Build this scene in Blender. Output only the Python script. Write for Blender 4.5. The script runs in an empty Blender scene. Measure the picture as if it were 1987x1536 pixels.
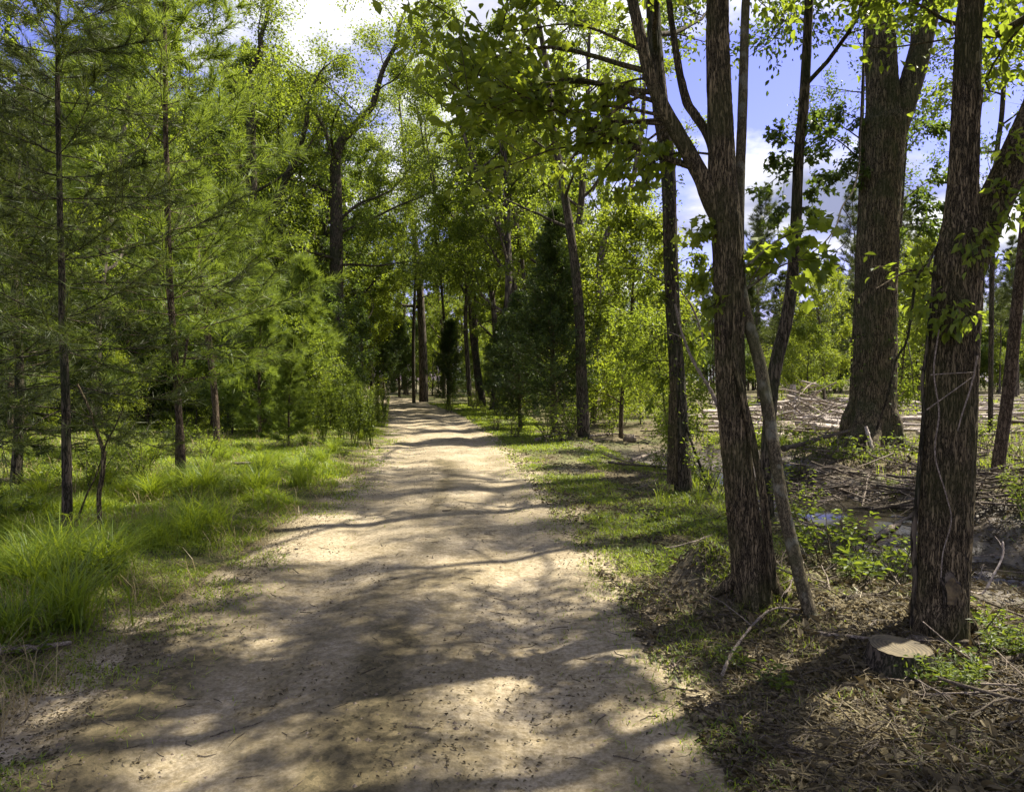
import bpy, math, random
import numpy as np
R = np.random.default_rng(7)
random.seed(7)
sc = bpy.context.scene
col = sc.collection
rad = math.radians
H, F, CX, HY = 1.65, 1400.0, 993.5, 735.0      # eye height (m), focal length, centre column and horizon row of the photograph

# ------------------------------------------------------------------ camera
cam = bpy.data.cameras.new('camera'); co = bpy.data.objects.new('camera', cam); col.objects.link(co)
co.location = (0, 0, H); co.rotation_euler = (rad(90), 0, 0)
cam.sensor_width = 36; cam.lens = 36 * F / 1987; cam.shift_y = (HY - 768) / 1987
cam.clip_start = 0.05; cam.clip_end = 3000
sc.camera = co

# ------------------------------------------------------------------ sky, sun, exposure
SUN_AZ, SUN_EL = rad(60), rad(54)              # azimuth from +Y towards +X
w = bpy.data.worlds.new('World'); sc.world = w; w.use_nodes = True
nt = w.node_tree; nt.nodes.clear()
def N(nt, t, **k):
    n = nt.nodes.new(t)
    for a, b in k.items(): setattr(n, a, b)
    return n
sky = N(nt, 'ShaderNodeTexSky', sky_type='NISHITA', sun_disc=False, sun_elevation=SUN_EL, sun_rotation=SUN_AZ)
sky.air_density = 1.0; sky.dust_density = 0.4; sky.ozone_density = 2.5
hs = N(nt, 'ShaderNodeMix', data_type='RGBA', blend_type='MULTIPLY'); hs.inputs[0].default_value = 1
hs.inputs[7].default_value = (1.15, 0.88, 1.40, 1)
bg = N(nt, 'ShaderNodeBackground'); bg.inputs[1].default_value = 0.06
cb = N(nt, 'ShaderNodeBackground'); cb.inputs[1].default_value = 0.62
tc = N(nt, 'ShaderNodeTexCoord'); sp = N(nt, 'ShaderNodeSeparateXYZ')
nt.links.new(tc.outputs['Generated'], sp.inputs[0])
mz = N(nt, 'ShaderNodeMath', operation='MAXIMUM'); mz.inputs[1].default_value = 0.0
az = N(nt, 'ShaderNodeMath', operation='ADD'); az.inputs[1].default_value = 0.22
nt.links.new(sp.outputs[2], mz.inputs[0]); nt.links.new(mz.outputs[0], az.inputs[0])
dx = N(nt, 'ShaderNodeMath', operation='DIVIDE'); dy = N(nt, 'ShaderNodeMath', operation='DIVIDE')
nt.links.new(sp.outputs[0], dx.inputs[0]); nt.links.new(az.outputs[0], dx.inputs[1])
nt.links.new(sp.outputs[1], dy.inputs[0]); nt.links.new(az.outputs[0], dy.inputs[1])
cm = N(nt, 'ShaderNodeCombineXYZ'); nt.links.new(dx.outputs[0], cm.inputs[0]); nt.links.new(dy.outputs[0], cm.inputs[1])
cm.inputs[2].default_value = 17.5
n1 = N(nt, 'ShaderNodeTexNoise'); n1.inputs['Scale'].default_value = 1.15; n1.inputs['Detail'].default_value = 9; n1.inputs['Roughness'].default_value = 0.55
n2 = N(nt, 'ShaderNodeTexNoise'); n2.inputs['Scale'].default_value = 2.2; n2.inputs['Detail'].default_value = 6
nt.links.new(cm.outputs[0], n1.inputs['Vector']); nt.links.new(cm.outputs[0], n2.inputs['Vector'])
r1 = N(nt, 'ShaderNodeValToRGB'); r1.color_ramp.elements[0].position = 0.475; r1.color_ramp.elements[1].position = 0.54
r2 = N(nt, 'ShaderNodeValToRGB'); r2.color_ramp.elements[0].position = 0.36; r2.color_ramp.elements[1].position = 0.56
r2.color_ramp.elements[0].color = (0.22, 0.24, 0.36, 1); r2.color_ramp.elements[1].color = (0.80, 0.80, 0.84, 1)
nt.links.new(n1.outputs[0], r1.inputs[0]); nt.links.new(n2.outputs[0], r2.inputs[0])
nt.links.new(sky.outputs[0], hs.inputs[6]); nt.links.new(hs.outputs[2], bg.inputs[0]); nt.links.new(r2.outputs[0], cb.inputs[0])
mx = N(nt, 'ShaderNodeMixShader'); wo = N(nt, 'ShaderNodeOutputWorld')
nt.links.new(r1.outputs[0], mx.inputs[0]); nt.links.new(bg.outputs[0], mx.inputs[1]); nt.links.new(cb.outputs[0], mx.inputs[2])
nt.links.new(mx.outputs[0], wo.inputs[0])
sl = bpy.data.lights.new('sun', 'SUN'); so = bpy.data.objects.new('sun', sl); col.objects.link(so)
sl.energy = 5.0; sl.angle = rad(0.8); sl.color = (1.0, 0.93, 0.80)
so.rotation_euler = (rad(90) - SUN_EL, 0, math.pi - SUN_AZ)
so['kind'] = 'structure'
vs = sc.view_settings; vs.view_transform = 'Standard'; vs.look = 'None'; vs.gamma = 1; vs.exposure = 1.5
cy = sc.cycles; cy.max_bounces = 4; cy.diffuse_bounces = 3; cy.glossy_bounces = 1; cy.transmission_bounces = 3; cy.transparent_max_bounces = 4
cy.sample_clamp_indirect = 4.0

# ------------------------------------------------------------------ noise and terrain
def hsh(ix, iy, s):
    v = np.sin(ix * 127.1 + iy * 311.7 + s * 74.7) * 43758.5453
    return v - np.floor(v)
def vn(x, y, s=0):
    x = np.asarray(x, float); y = np.asarray(y, float)
    ix = np.floor(x); iy = np.floor(y); fx = x - ix; fy = y - iy
    fx = fx * fx * (3 - 2 * fx); fy = fy * fy * (3 - 2 * fy)
    a = hsh(ix, iy, s); b = hsh(ix + 1, iy, s); c = hsh(ix, iy + 1, s); d = hsh(ix + 1, iy + 1, s)
    return (a * (1 - fx) + b * fx) * (1 - fy) + (c * (1 - fx) + d * fx) * fy
def fbm(x, y, s=0, o=4):
    t = 0; a = .5; n = 0
    for k in range(o):
        t = t + a * vn(np.asarray(x) * 2**k, np.asarray(y) * 2**k, s + k * 3.7); n += a; a *= .5
    return t / n
def sm(v, a, b):
    t = np.clip((np.asarray(v, float) - a) / (b - a), 0, 1); return t * t * (3 - 2 * t)
RY = [-30, 3, 3.9, 5.85, 7.57, 11.8, 20, 35, 58, 75, 95, 140]
RL = [-1.9, -2.2, -2.3, -2.3, -2.35, -2.45, -3.3, -5.6, -10.6, -17, -28, -60]
RR = [1.2, .98, .92, .84, .65, .31, -.47, -2.8, -7.9, -14, -24, -54]
def road_l(y): return np.interp(y, RY, RL)
def road_r(y): return np.interp(y, RY, RR)
def ditch_x(y): return np.interp(y, [-30, 3, 5, 7.1, 8.9, 11.2, 13.3, 20, 40], [8, 6.2, 5.7, 5.3, 4.95, 4.75, 4.0, 3.2, 3])
def base_z(x, y):
    x = np.asarray(x, float); y = np.asarray(y, float)
    dl = road_l(y) - x; dr = x - road_r(y)
    z = .05 * (fbm(x * .35, y * .35, 5) - .5) * sm(np.maximum(dl, dr), 0, 1.5)
    z = z + sm(dl, .15, 1.1) * (.10 + .12 * (fbm(x * .8, y * .8, 9) - .5))
    A = np.interp(y, [-30, 2, 12, 15, 20, 28], [.42, .45, .40, .30, .12, 0])
    z = z - A * (1 - sm(np.abs(x - ditch_x(y)), .45, 1.9)) * sm(dr, .4, 1.4)
    z = z + .25 * np.exp(-((x - 1.75) / .50)**2 - ((y - 5.4) / .42)**2) + .22 * np.exp(-((x - 1.46) / .22)**2 - ((y - 5.6) / .26)**2)
    z = z + .12 * np.exp(-((x - 2.3) / .55)**2 - ((y - 4.7) / .6)**2)
    z = z + .28 * np.exp(-((x - 7.6) / 1.5)**2 - ((y - 15.4) / 1.3)**2)
    z = z + sm(dr, .5, 2) * (.16 * (fbm(x * 1.1, y * 1.1, 21) - .5) + (.08 * (vn(x * 3.7, y * 3.7, 31) - .5) + .05 * (vn(x * 9, y * 9, 32) - .5) + .025 * (vn(x * 21, y * 21, 33) - .5) * sm(10 - y, 0, 5)) * sm(30 - y, 0, 10))
    far = sm(np.hypot(x, y), 60, 160)
    return z * (1 - far)
def ground_z(x, y):
    z = base_z(x, y)
    x = np.asarray(x, float); y = np.asarray(y, float)
    inr = sm(x - road_l(y), -.1, .35) * sm(road_r(y) - x, -.1, .35)
    c = (road_l(y) + road_r(y)) / 2
    rut = -.04 * (np.exp(-((x - c + .8) / .28)**2) + np.exp(-((x - c - .8) / .28)**2))
    return z * (1 - inr) + inr * (rut + .012 * (fbm(x * 2.5, y * 1.2, 44) - .5) + .007 * (vn(x * 9, y * 9, 3) - .5))
_Yr = np.concatenate([np.geomspace(1.5, 60, 1500), np.geomspace(60.5, 400, 400)])
def hit(px, py):
    g_ = ground_z((px - CX) / F * _Yr, _Yr); k = np.nonzero(H - (py - HY) / F * _Yr <= g_)[0]
    k = k[0] if len(k) else len(_Yr) - 1
    return np.array([(px - CX) / F * _Yr[k], _Yr[k], g_[k]])
def at(px, py, Y): return np.array([(px - CX) / F * Y, Y, H + (HY - py) / F * Y])

# ------------------------------------------------------------------ mesh builder
class MB:
    def __init__(s): s.V = []; s.F = []; s.n = 0
    def add(s, V, Fa, m=0, smooth=False):
        V = np.asarray(V, float).reshape(-1, 3); Fa = np.asarray(Fa, int)
        s.V.append(V); s.F.append((Fa + s.n, m, smooth)); s.n += len(V)
    def mesh(s, name, mats, attrs=None):
        me = bpy.data.meshes.new(name)
        V = np.concatenate(s.V); me.vertices.add(len(V)); me.vertices.foreach_set('co', V.ravel())
        li = np.concatenate([f.ravel() for f, m, q in s.F])
        tot = np.concatenate([np.full(len(f), f.shape[1]) for f, m, q in s.F])
        st = np.concatenate([[0], np.cumsum(tot)[:-1]])
        me.loops.add(len(li)); me.loops.foreach_set('vertex_index', li.astype(np.int32))
        me.polygons.add(len(tot)); me.polygons.foreach_set('loop_start', st.astype(np.int32))
        me.polygons.foreach_set('material_index', np.concatenate([np.full(len(f), m) for f, m, q in s.F]).astype(np.int32))
        me.polygons.foreach_set('use_smooth', np.concatenate([np.full(len(f), q) for f, m, q in s.F]))
        for m in mats: me.materials.append(m)
        me.update(calc_edges=True)
        if attrs is not None:
            a = me.color_attributes.new('mask', 'FLOAT_COLOR', 'POINT'); a.data.foreach_set('color', attrs.ravel())
        return me
    def obj(s, name, mats, parent=None, loc=None, attrs=None):
        if loc is not None: s.V = [v - np.asarray(loc) for v in s.V]
        o = bpy.data.objects.new(name, s.mesh(name, mats, attrs)); col.objects.link(o)
        if parent is not None: o.parent = parent
        elif loc is not None: o.location = loc
        return o
def nrm(v): return v / (np.linalg.norm(v, axis=-1, keepdims=True) + 1e-9)
def tube(mb, P, r, seg=6, m=0, bark=0.0, seed=0, cap=True):
    P = np.asarray(P, float); r = np.asarray(r, float); n = len(P)
    T = nrm(np.gradient(P, axis=0))
    ref = np.array([0, 0, 1.]) if abs(T[0][2]) < .8 else np.array([1., 0, 0])
    U = nrm(np.cross(T, ref)); W = np.cross(T, U)
    a = np.linspace(0, 2 * np.pi, seg, endpoint=False)
    rr = np.repeat(r[:, None], seg, 1)
    if bark > 0:
        s = np.concatenate([[0], np.cumsum(np.linalg.norm(np.diff(P, axis=0), axis=1))])
        A, S = np.meshgrid(a, s)
        ca, sa = np.cos(A), np.sin(A)
        nr = max(6, int(r.mean() * 2 * np.pi / .03))
        ph = 1.6 * (vn(S * 3.2 + ca * .7, sa * 1.1 + 5, seed) - .5) + 1.0 * (vn(S * 11 + ca, sa * 2, seed + 3) - .5)
        rg = np.abs(np.sin(A * nr / 2 + ph * 2.6))**.7
        br = sm(vn(S * 14 + np.floor(A * nr / 2 / np.pi) * 3.1, A * 2, seed + 8), .25, .45)
        rr = rr + bark * (rg * (.7 + .3 * br) - .6) + r[:, None] * .10 * (vn(S * 1.1 + ca, sa + 3, seed + 6) - .5)
    V = P[:, None, :] + rr[:, :, None] * (np.cos(a)[None, :, None] * U[:, None, :] + np.sin(a)[None, :, None] * W[:, None, :])
    i = np.arange(n - 1)[:, None] * seg; j = np.arange(seg)[None, :]; k = (j + 1) % seg
    Fq = np.stack([i + j, i + k, i + seg + k, i + seg + j], -1).reshape(-1, 4)
    mb.add(V, Fq, m, True)
    if cap and seg >= 5:
        for e, rev in ((0, True), (n - 1, False)):
            ring = V[e]; c = ring.mean(0); VV = np.vstack([ring, c]); jj = np.arange(seg); kk = (jj + 1) % seg
            Ft = np.stack([kk, jj, np.full(seg, seg)], -1) if rev else np.stack([jj, kk, np.full(seg, seg)], -1)
            mb.add(VV, Ft, m, False)
def prisms(mb, A, B, r0, r1, m=0):
    "many thin straight twigs at once, three-sided"
    A = np.asarray(A, float); B = np.asarray(B, float); n = len(A)
    if n == 0: return
    T = nrm(B - A); ref = np.where(np.abs(T[:, 2:3]) < .8, [[0, 0, 1.]], [[1., 0, 0]]); U = nrm(np.cross(T, ref)); W = np.cross(T, U)
    r0 = np.broadcast_to(r0, n)[:, None]; r1 = np.broadcast_to(r1, n)[:, None]; V = []
    for C_, r in ((A, r0), (B, r1)):
        for a in (0, 2.094, 4.189): V.append(C_ + r * (math.cos(a) * U + math.sin(a) * W))
    V = np.stack(V, 1).reshape(-1, 3); i = (np.arange(n) * 6)[:, None]
    mb.add(V, np.concatenate([i + [0, 1, 4, 3], i + [1, 2, 5, 4], i + [2, 0, 3, 5]]), m, False)
def spline(P, n):
    P = np.asarray(P, float)
    if len(P) == 2: return P[0] + (P[1] - P[0]) * np.linspace(0, 1, n)[:, None]
    Q = np.vstack([2 * P[0] - P[1], P, 2 * P[-1] - P[-2]])
    t = np.linspace(0, len(P) - 1 - 1e-6, n); i = t.astype(int); f = (t - i)[:, None]
    a, b, c, d = Q[i], Q[i + 1], Q[i + 2], Q[i + 3]
    return .5 * (2 * b + (c - a) * f + (2 * a - 5 * b + 4 * c - d) * f**2 + (-a + 3 * b - 3 * c + d) * f**3)

# leaf outlines: (across, along, lift) and triangles
DIAMOND = (np.array([[0, 0, 0], [-.30, .45, .08], [0, 1, -.06], [.30, .45, .08]]), np.array([[0, 2, 1], [0, 3, 2]]))
OVAL = (np.array([[0, 0, 0], [-.22, .28, .10], [-.25, .60, .07], [0, 1, -.20], [.25, .60, .07], [.22, .28, .10]]),
        np.array([[0, 3, 2], [0, 2, 1], [0, 5, 4], [0, 4, 3]]))
mo = [(0, 0), (.14, .14), (.46, .06), (.36, .30), (.62, .52), (.30, .58), (.24, .72), (0, 1.05), (-.24, .72), (-.30, .58), (-.62, .52), (-.36, .30), (-.46, .06), (-.14, .14)]
MAPLE = (np.array([[0, .38, -.04]] + [[x, y, .28 * abs(x) - .22 * y * y] for x, y in mo]), np.array([[0, 1 + (k + 1) % 14, 1 + k] for k in range(14)]))
NEEDLE = (np.array([[-.028, 0, 0], [.028, 0, 0], [0, 1, 0]]), np.array([[0, 1, 2]]))
SPRIG = (np.array([[0, 0, 0], [-.16, .35, .04], [0, 1, -.05], [.16, .35, .04]]), np.array([[0, 2, 1], [0, 3, 2]]))
def leaves(mb, P, D, S, tmpl, m=0, up=.6, g=None):
    g = g or R; n = len(P)
    if n == 0: return
    D = nrm(D); Nn = g.normal(size=(n, 3)); Nn[:, 2] += up * 2
    Nn = Nn - (Nn * D).sum(1, keepdims=True) * D; Nn = nrm(Nn); X = np.cross(D, Nn)
    t, f = tmpl; S = np.asarray(S)[:, None, None]
    V = P[:, None, :] + S * (t[None, :, 0:1] * X[:, None, :] + t[None, :, 1:2] * D[:, None, :] + t[None, :, 2:3] * Nn[:, None, :])
    mb.add(V.reshape(-1, 3), (f[None] + np.arange(n)[:, None, None] * len(t)).reshape(-1, f.shape[1]), m)

# ------------------------------------------------------------------ materials
def mat(name):
    m = bpy.data.materials.new(name); m.use_nodes = True; m.node_tree.nodes.clear(); return m, m.node_tree
def leaf_mat(name, dark, mid, light, trans, tw=.45, rough=.5, tint=None):
    m, nt = mat(name); L = nt.links.new
    ge = N(nt, 'ShaderNodeNewGeometry'); rp = N(nt, 'ShaderNodeValToRGB')
    e = rp.color_ramp.elements; e[0].color = (*dark, 1); e[1].color = (*light, 1); q = e.new(.5); q.color = (*mid, 1)
    tcn = N(nt, 'ShaderNodeTexCoord'); no = N(nt, 'ShaderNodeTexNoise'); no.inputs['Scale'].default_value = .9; no.inputs['Detail'].default_value = 2
    L(tcn.outputs['Object'], no.inputs['Vector'])
    ad = N(nt, 'ShaderNodeMath', operation='MULTIPLY_ADD'); ad.inputs[1].default_value = 1.6; ad.inputs[2].default_value = -.8
    L(no.outputs[0], ad.inputs[0])
    a2 = N(nt, 'ShaderNodeMath', operation='MULTIPLY_ADD', use_clamp=True); a2.inputs[1].default_value = .9
    L(ge.outputs['Random Per Island'], a2.inputs[0]); L(ad.outputs[0], a2.inputs[2]); L(a2.outputs[0], rp.inputs[0])
    p = N(nt, 'ShaderNodeBsdfPrincipled'); p.inputs['Roughness'].default_value = rough; p.inputs['Specular IOR Level'].default_value = .35
    L(rp.outputs[0], p.inputs['Base Color'])
    tr = N(nt, 'ShaderNodeBsdfTranslucent')
    mm = N(nt, 'ShaderNodeMix', data_type='RGBA', blend_type='MIX'); mm.inputs[0].default_value = .7; mm.inputs[7].default_value = (*trans, 1)
    L(rp.outputs[0], mm.inputs[6]); L(mm.outputs[2], tr.inputs[0])
    ms = N(nt, 'ShaderNodeMixShader'); ms.inputs[0].default_value = tw
    L(p.outputs[0], ms.inputs[1]); L(tr.outputs[0], ms.inputs[2]); o = N(nt, 'ShaderNodeOutputMaterial'); L(ms.outputs[0], o.inputs[0])
    return m
def bark_mat(name, a, b, moss=None, sc_=14, stretch=.16, bump=.6, lichen=0.0):
    m, nt = mat(name); L = nt.links.new
    tcn = N(nt, 'ShaderNodeTexCoord'); mp = N(nt, 'ShaderNodeMapping'); mp.inputs['Scale'].default_value = (1, 1, stretch)
    L(tcn.outputs['Object'], mp.inputs[0])
    n1 = N(nt, 'ShaderNodeTexNoise'); n1.inputs['Scale'].default_value = sc_ * 2.2; n1.inputs['Detail'].default_value = 8; n1.inputs['Roughness'].default_value = .65
    L(mp.outputs[0], n1.inputs[0])
    vo = N(nt, 'ShaderNodeTexVoronoi', feature='DISTANCE_TO_EDGE'); vo.inputs['Scale'].default_value = sc_ * 1.6
    mv = N(nt, 'ShaderNodeMix', data_type='RGBA', blend_type='LINEAR_LIGHT'); mv.inputs[0].default_value = .06
    L(mp.outputs[0], mv.inputs[6]); L(n1.outputs['Color'], mv.inputs[7]); L(mv.outputs[2], vo.inputs[0])
    r0 = N(nt, 'ShaderNodeValToRGB'); r0.color_ramp.elements[0].position = 0.0; r0.color_ramp.elements[1].position = .2
    L(vo.outputs['Distance'], r0.inputs[0])
    mu = N(nt, 'ShaderNodeMath', operation='MULTIPLY'); L(r0.outputs[0], mu.inputs[0]); L(n1.outputs[0], mu.inputs[1])
    rp = N(nt, 'ShaderNodeValToRGB'); rp.color_ramp.elements[0].color = (*a, 1); rp.color_ramp.elements[1].color = (*b, 1)
    rp.color_ramp.elements[0].position = .08; rp.color_ramp.elements[1].position = .62; L(mu.outputs[0], rp.inputs[0])
    last = rp.outputs[0]
    if moss:
        n3 = N(nt, 'ShaderNodeTexNoise'); n3.inputs['Scale'].default_value = 2.3; n3.inputs['Detail'].default_value = 6; L(tcn.outputs['Object'], n3.inputs[0])
        r3 = N(nt, 'ShaderNodeValToRGB'); r3.color_ramp.elements[0].position = .46; r3.color_ramp.elements[1].position = .62; L(n3.outputs[0], r3.inputs[0])
        m3 = N(nt, 'ShaderNodeMath', operation='MULTIPLY'); m3.inputs[1].default_value = .6; L(r3.outputs[0], m3.inputs[0])
        mi = N(nt, 'ShaderNodeMix', data_type='RGBA'); mi.inputs[7].default_value = (*moss, 1); L(m3.outputs[0], mi.inputs[0]); L(last, mi.inputs[6]); last = mi.outputs[2]
    if lichen:
        n4 = N(nt, 'ShaderNodeTexNoise'); n4.inputs['Scale'].default_value = 7; n4.inputs['Detail'].default_value = 4; L(tcn.outputs['Object'], n4.inputs[0])
        r4 = N(nt, 'ShaderNodeValToRGB'); r4.color_ramp.elements[0].position = .52; r4.color_ramp.elements[1].position = .60; L(n4.outputs[0], r4.inputs[0])
        m4 = N(nt, 'ShaderNodeMath', operation='MULTIPLY'); m4.inputs[1].default_value = lichen; L(r4.outputs[0], m4.inputs[0])
        mi = N(nt, 'ShaderNodeMix', data_type='RGBA'); mi.inputs[7].default_value = (.30, .31, .24, 1); L(m4.outputs[0], mi.inputs[0]); L(last, mi.inputs[6]); last = mi.outputs[2]
    p = N(nt, 'ShaderNodeBsdfPrincipled'); p.inputs['Roughness'].default_value = .9; p.inputs['Specular IOR Level'].default_value = .15
    bu = N(nt, 'ShaderNodeBump'); bu.inputs['Strength'].default_value = bump; bu.inputs['Distance'].default_value = .02
    L(mu.outputs[0], bu.inputs['Height']); L(bu.outputs[0], p.inputs['Normal']); L(last, p.inputs['Base Color'])
    o = N(nt, 'ShaderNodeOutputMaterial'); L(p.outputs[0], o.inputs[0]); return m
M = {}
M['leaf'] = leaf_mat('broad leaves', (.030, .055, .010), (.085, .125, .018), (.19, .225, .035), (.42, .52, .035), .5)
M['leaf_bright'] = leaf_mat('bright young leaves', (.05, .085, .010), (.11, .15, .016), (.20, .23, .03), (.46, .54, .03), .5)
M['leaf_deep'] = leaf_mat('deep green leaves', (.018, .038, .010), (.045, .075, .015), (.11, .15, .028), (.24, .34, .035), .42)
M['pine'] = leaf_mat('pine needles', (.045, .080, .012), (.105, .155, .022), (.22, .27, .045), (.36, .46, .04), .4)
M['pine_dark'] = leaf_mat('dull pine needles', (.030, .045, .010), (.055, .075, .014), (.10, .12, .022), (.15, .19, .02), .3)
M['cedar'] = leaf_mat('cedar sprigs', (.020, .040, .010), (.045, .075, .015), (.09, .12, .02), (.13, .19, .02), .3)
M['grass'] = leaf_mat('grass blades', (.055, .105, .010), (.14, .20, .018), (.30, .34, .05), (.50, .60, .03), .42, .45)
M['dry_grass'] = leaf_mat('dry grass blades', (.14, .10, .045), (.28, .22, .10), (.42, .35, .18), (.35, .28, .12), .3)
M['weed'] = leaf_mat('weed leaves', (.035, .060, .010), (.085, .12, .016), (.16, .20, .025), (.32, .40, .03), .42)
M['litter'] = leaf_mat('dead leaves', (.028, .022, .010), (.085, .066, .030), (.18, .145, .075), (.18, .13, .05), .15, .7)
M['bark_oak'] = bark_mat('oak bark', (.018, .016, .010), (.23, .185, .11), (.05, .06, .022), 16, .12, .8, .0)
M['bark_brown'] = bark_mat('furrowed brown bark', (.016, .013, .008), (.26, .20, .115), (.065, .068, .022), 24, .11, .9, .0)
M['bark_pale'] = bark_mat('thin mottled bark', (.035, .028, .016), (.17, .14, .085), (.075, .08, .03), 20, .4, .4, .3)
M['bark_dark'] = bark_mat('dark bark', (.014, .012, .008), (.14, .112, .08), (.03, .04, .016), 14)
M['bark_pine'] = bark_mat('reddish pine bark', (.03, .021, .014), (.17, .125, .085), None, 14, .3)
M['bark_far'] = bark_mat('grey forest bark', (.04, .033, .026), (.17, .14, .105), None, 5)
M['dead_wood'] = bark_mat('weathered dead wood', (.10, .08, .06), (.36, .30, .24), None, 22, .6, .4)
M['pale_wood'] = bark_mat('sun bleached wood', (.26, .21, .17), (.62, .55, .48), None, 14, .6, .4)
M['wet_wood'] = bark_mat('damp dark stick bark', (.035, .028, .02), (.17, .14, .10), None, 22, .6, .4)

def simple(name, c1, c2, scale=8, rough=.9, bump=.3, det=8):
    m, nt = mat(name); L = nt.links.new
    tcn = N(nt, 'ShaderNodeTexCoord'); n1 = N(nt, 'ShaderNodeTexNoise'); n1.inputs['Scale'].default_value = scale; n1.inputs['Detail'].default_value = det
    L(tcn.outputs['Object'], n1.inputs[0]); rp = N(nt, 'ShaderNodeValToRGB')
    rp.color_ramp.elements[0].color = (*c1, 1); rp.color_ramp.elements[1].color = (*c2, 1); rp.color_ramp.elements[0].position = .35; rp.color_ramp.elements[1].position = .68
    L(n1.outputs[0], rp.inputs[0]); p = N(nt, 'ShaderNodeBsdfPrincipled'); p.inputs['Roughness'].default_value = rough
    bu = N(nt, 'ShaderNodeBump'); bu.inputs['Strength'].default_value = bump; bu.inputs['Distance'].default_value = .02
    L(n1.outputs[0], bu.inputs['Height']); L(bu.outputs[0], p.inputs['Normal']); L(rp.outputs[0], p.inputs['Base Color'])
    o = N(nt, 'ShaderNodeOutputMaterial'); L(p.outputs[0], o.inputs[0]); return m
M['clod'] = simple('clay clod', (.10, .075, .05), (.24, .19, .13), 14)
M['dark_clod'] = simple('dark clod', (.02, .015, .01), (.07, .05, .035), 20)
M['torn'] = simple('torn heartwood', (.05, .036, .018), (.17, .125, .06), 26, .9, .9)
# cut face of the stump: rings round its own centre
m, nt = mat('cut wood rings'); L = nt.links.new
tcn = N(nt, 'ShaderNodeTexCoord'); wv = N(nt, 'ShaderNodeTexWave', wave_type='RINGS', rings_direction='Z'); wv.inputs['Scale'].default_value = 14
wv.inputs['Distortion'].default_value = 3.5; wv.inputs['Detail'].default_value = 3; wv.inputs['Detail Scale'].default_value = 1.5
L(tcn.outputs['Object'], wv.inputs[0]); rp = N(nt, 'ShaderNodeValToRGB'); rp.color_ramp.elements[0].color = (.075, .058, .028, 1); rp.color_ramp.elements[1].color = (.16, .125, .065, 1)
L(wv.outputs[0], rp.inputs[0]); n5 = N(nt, 'ShaderNodeTexNoise'); n5.inputs['Scale'].default_value = 9; n5.inputs['Detail'].default_value = 8; L(tcn.outputs['Object'], n5.inputs[0])
mi = N(nt, 'ShaderNodeMix', data_type='RGBA', blend_type='MULTIPLY'); mi.inputs[0].default_value = .8; L(rp.outputs[0], mi.inputs[6])
r5 = N(nt, 'ShaderNodeValToRGB'); r5.color_ramp.elements[0].position = .3; r5.color_ramp.elements[0].color = (.35, .33, .28, 1); r5.color_ramp.elements[1].position = .6; L(n5.outputs[0], r5.inputs[0]); L(r5.outputs[0], mi.inputs[7])
p = N(nt, 'ShaderNodeBsdfPrincipled'); p.inputs['Roughness'].default_value = .85; L(mi.outputs[2], p.inputs['Base Color'])
o = N(nt, 'ShaderNodeOutputMaterial'); L(p.outputs[0], o.inputs[0]); M['cut'] = m
# water
m, nt = mat('murky water'); L = nt.links.new
p = N(nt, 'ShaderNodeBsdfPrincipled'); p.inputs['Base Color'].default_value = (.03, .026, .018, 1); p.inputs['Roughness'].default_value = .10; p.inputs['IOR'].default_value = 1.33
n1 = N(nt, 'ShaderNodeTexNoise'); n1.inputs['Scale'].default_value = 5; bu = N(nt, 'ShaderNodeBump'); bu.inputs['Strength'].default_value = .06; bu.inputs['Distance'].default_value = .02
tcn = N(nt, 'ShaderNodeTexCoord'); L(tcn.outputs['Object'], n1.inputs[0]); L(n1.outputs[0], bu.inputs['Height']); L(bu.outputs[0], p.inputs['Normal'])
o = N(nt, 'ShaderNodeOutputMaterial'); L(p.outputs[0], o.inputs[0]); M['water'] = m

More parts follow.
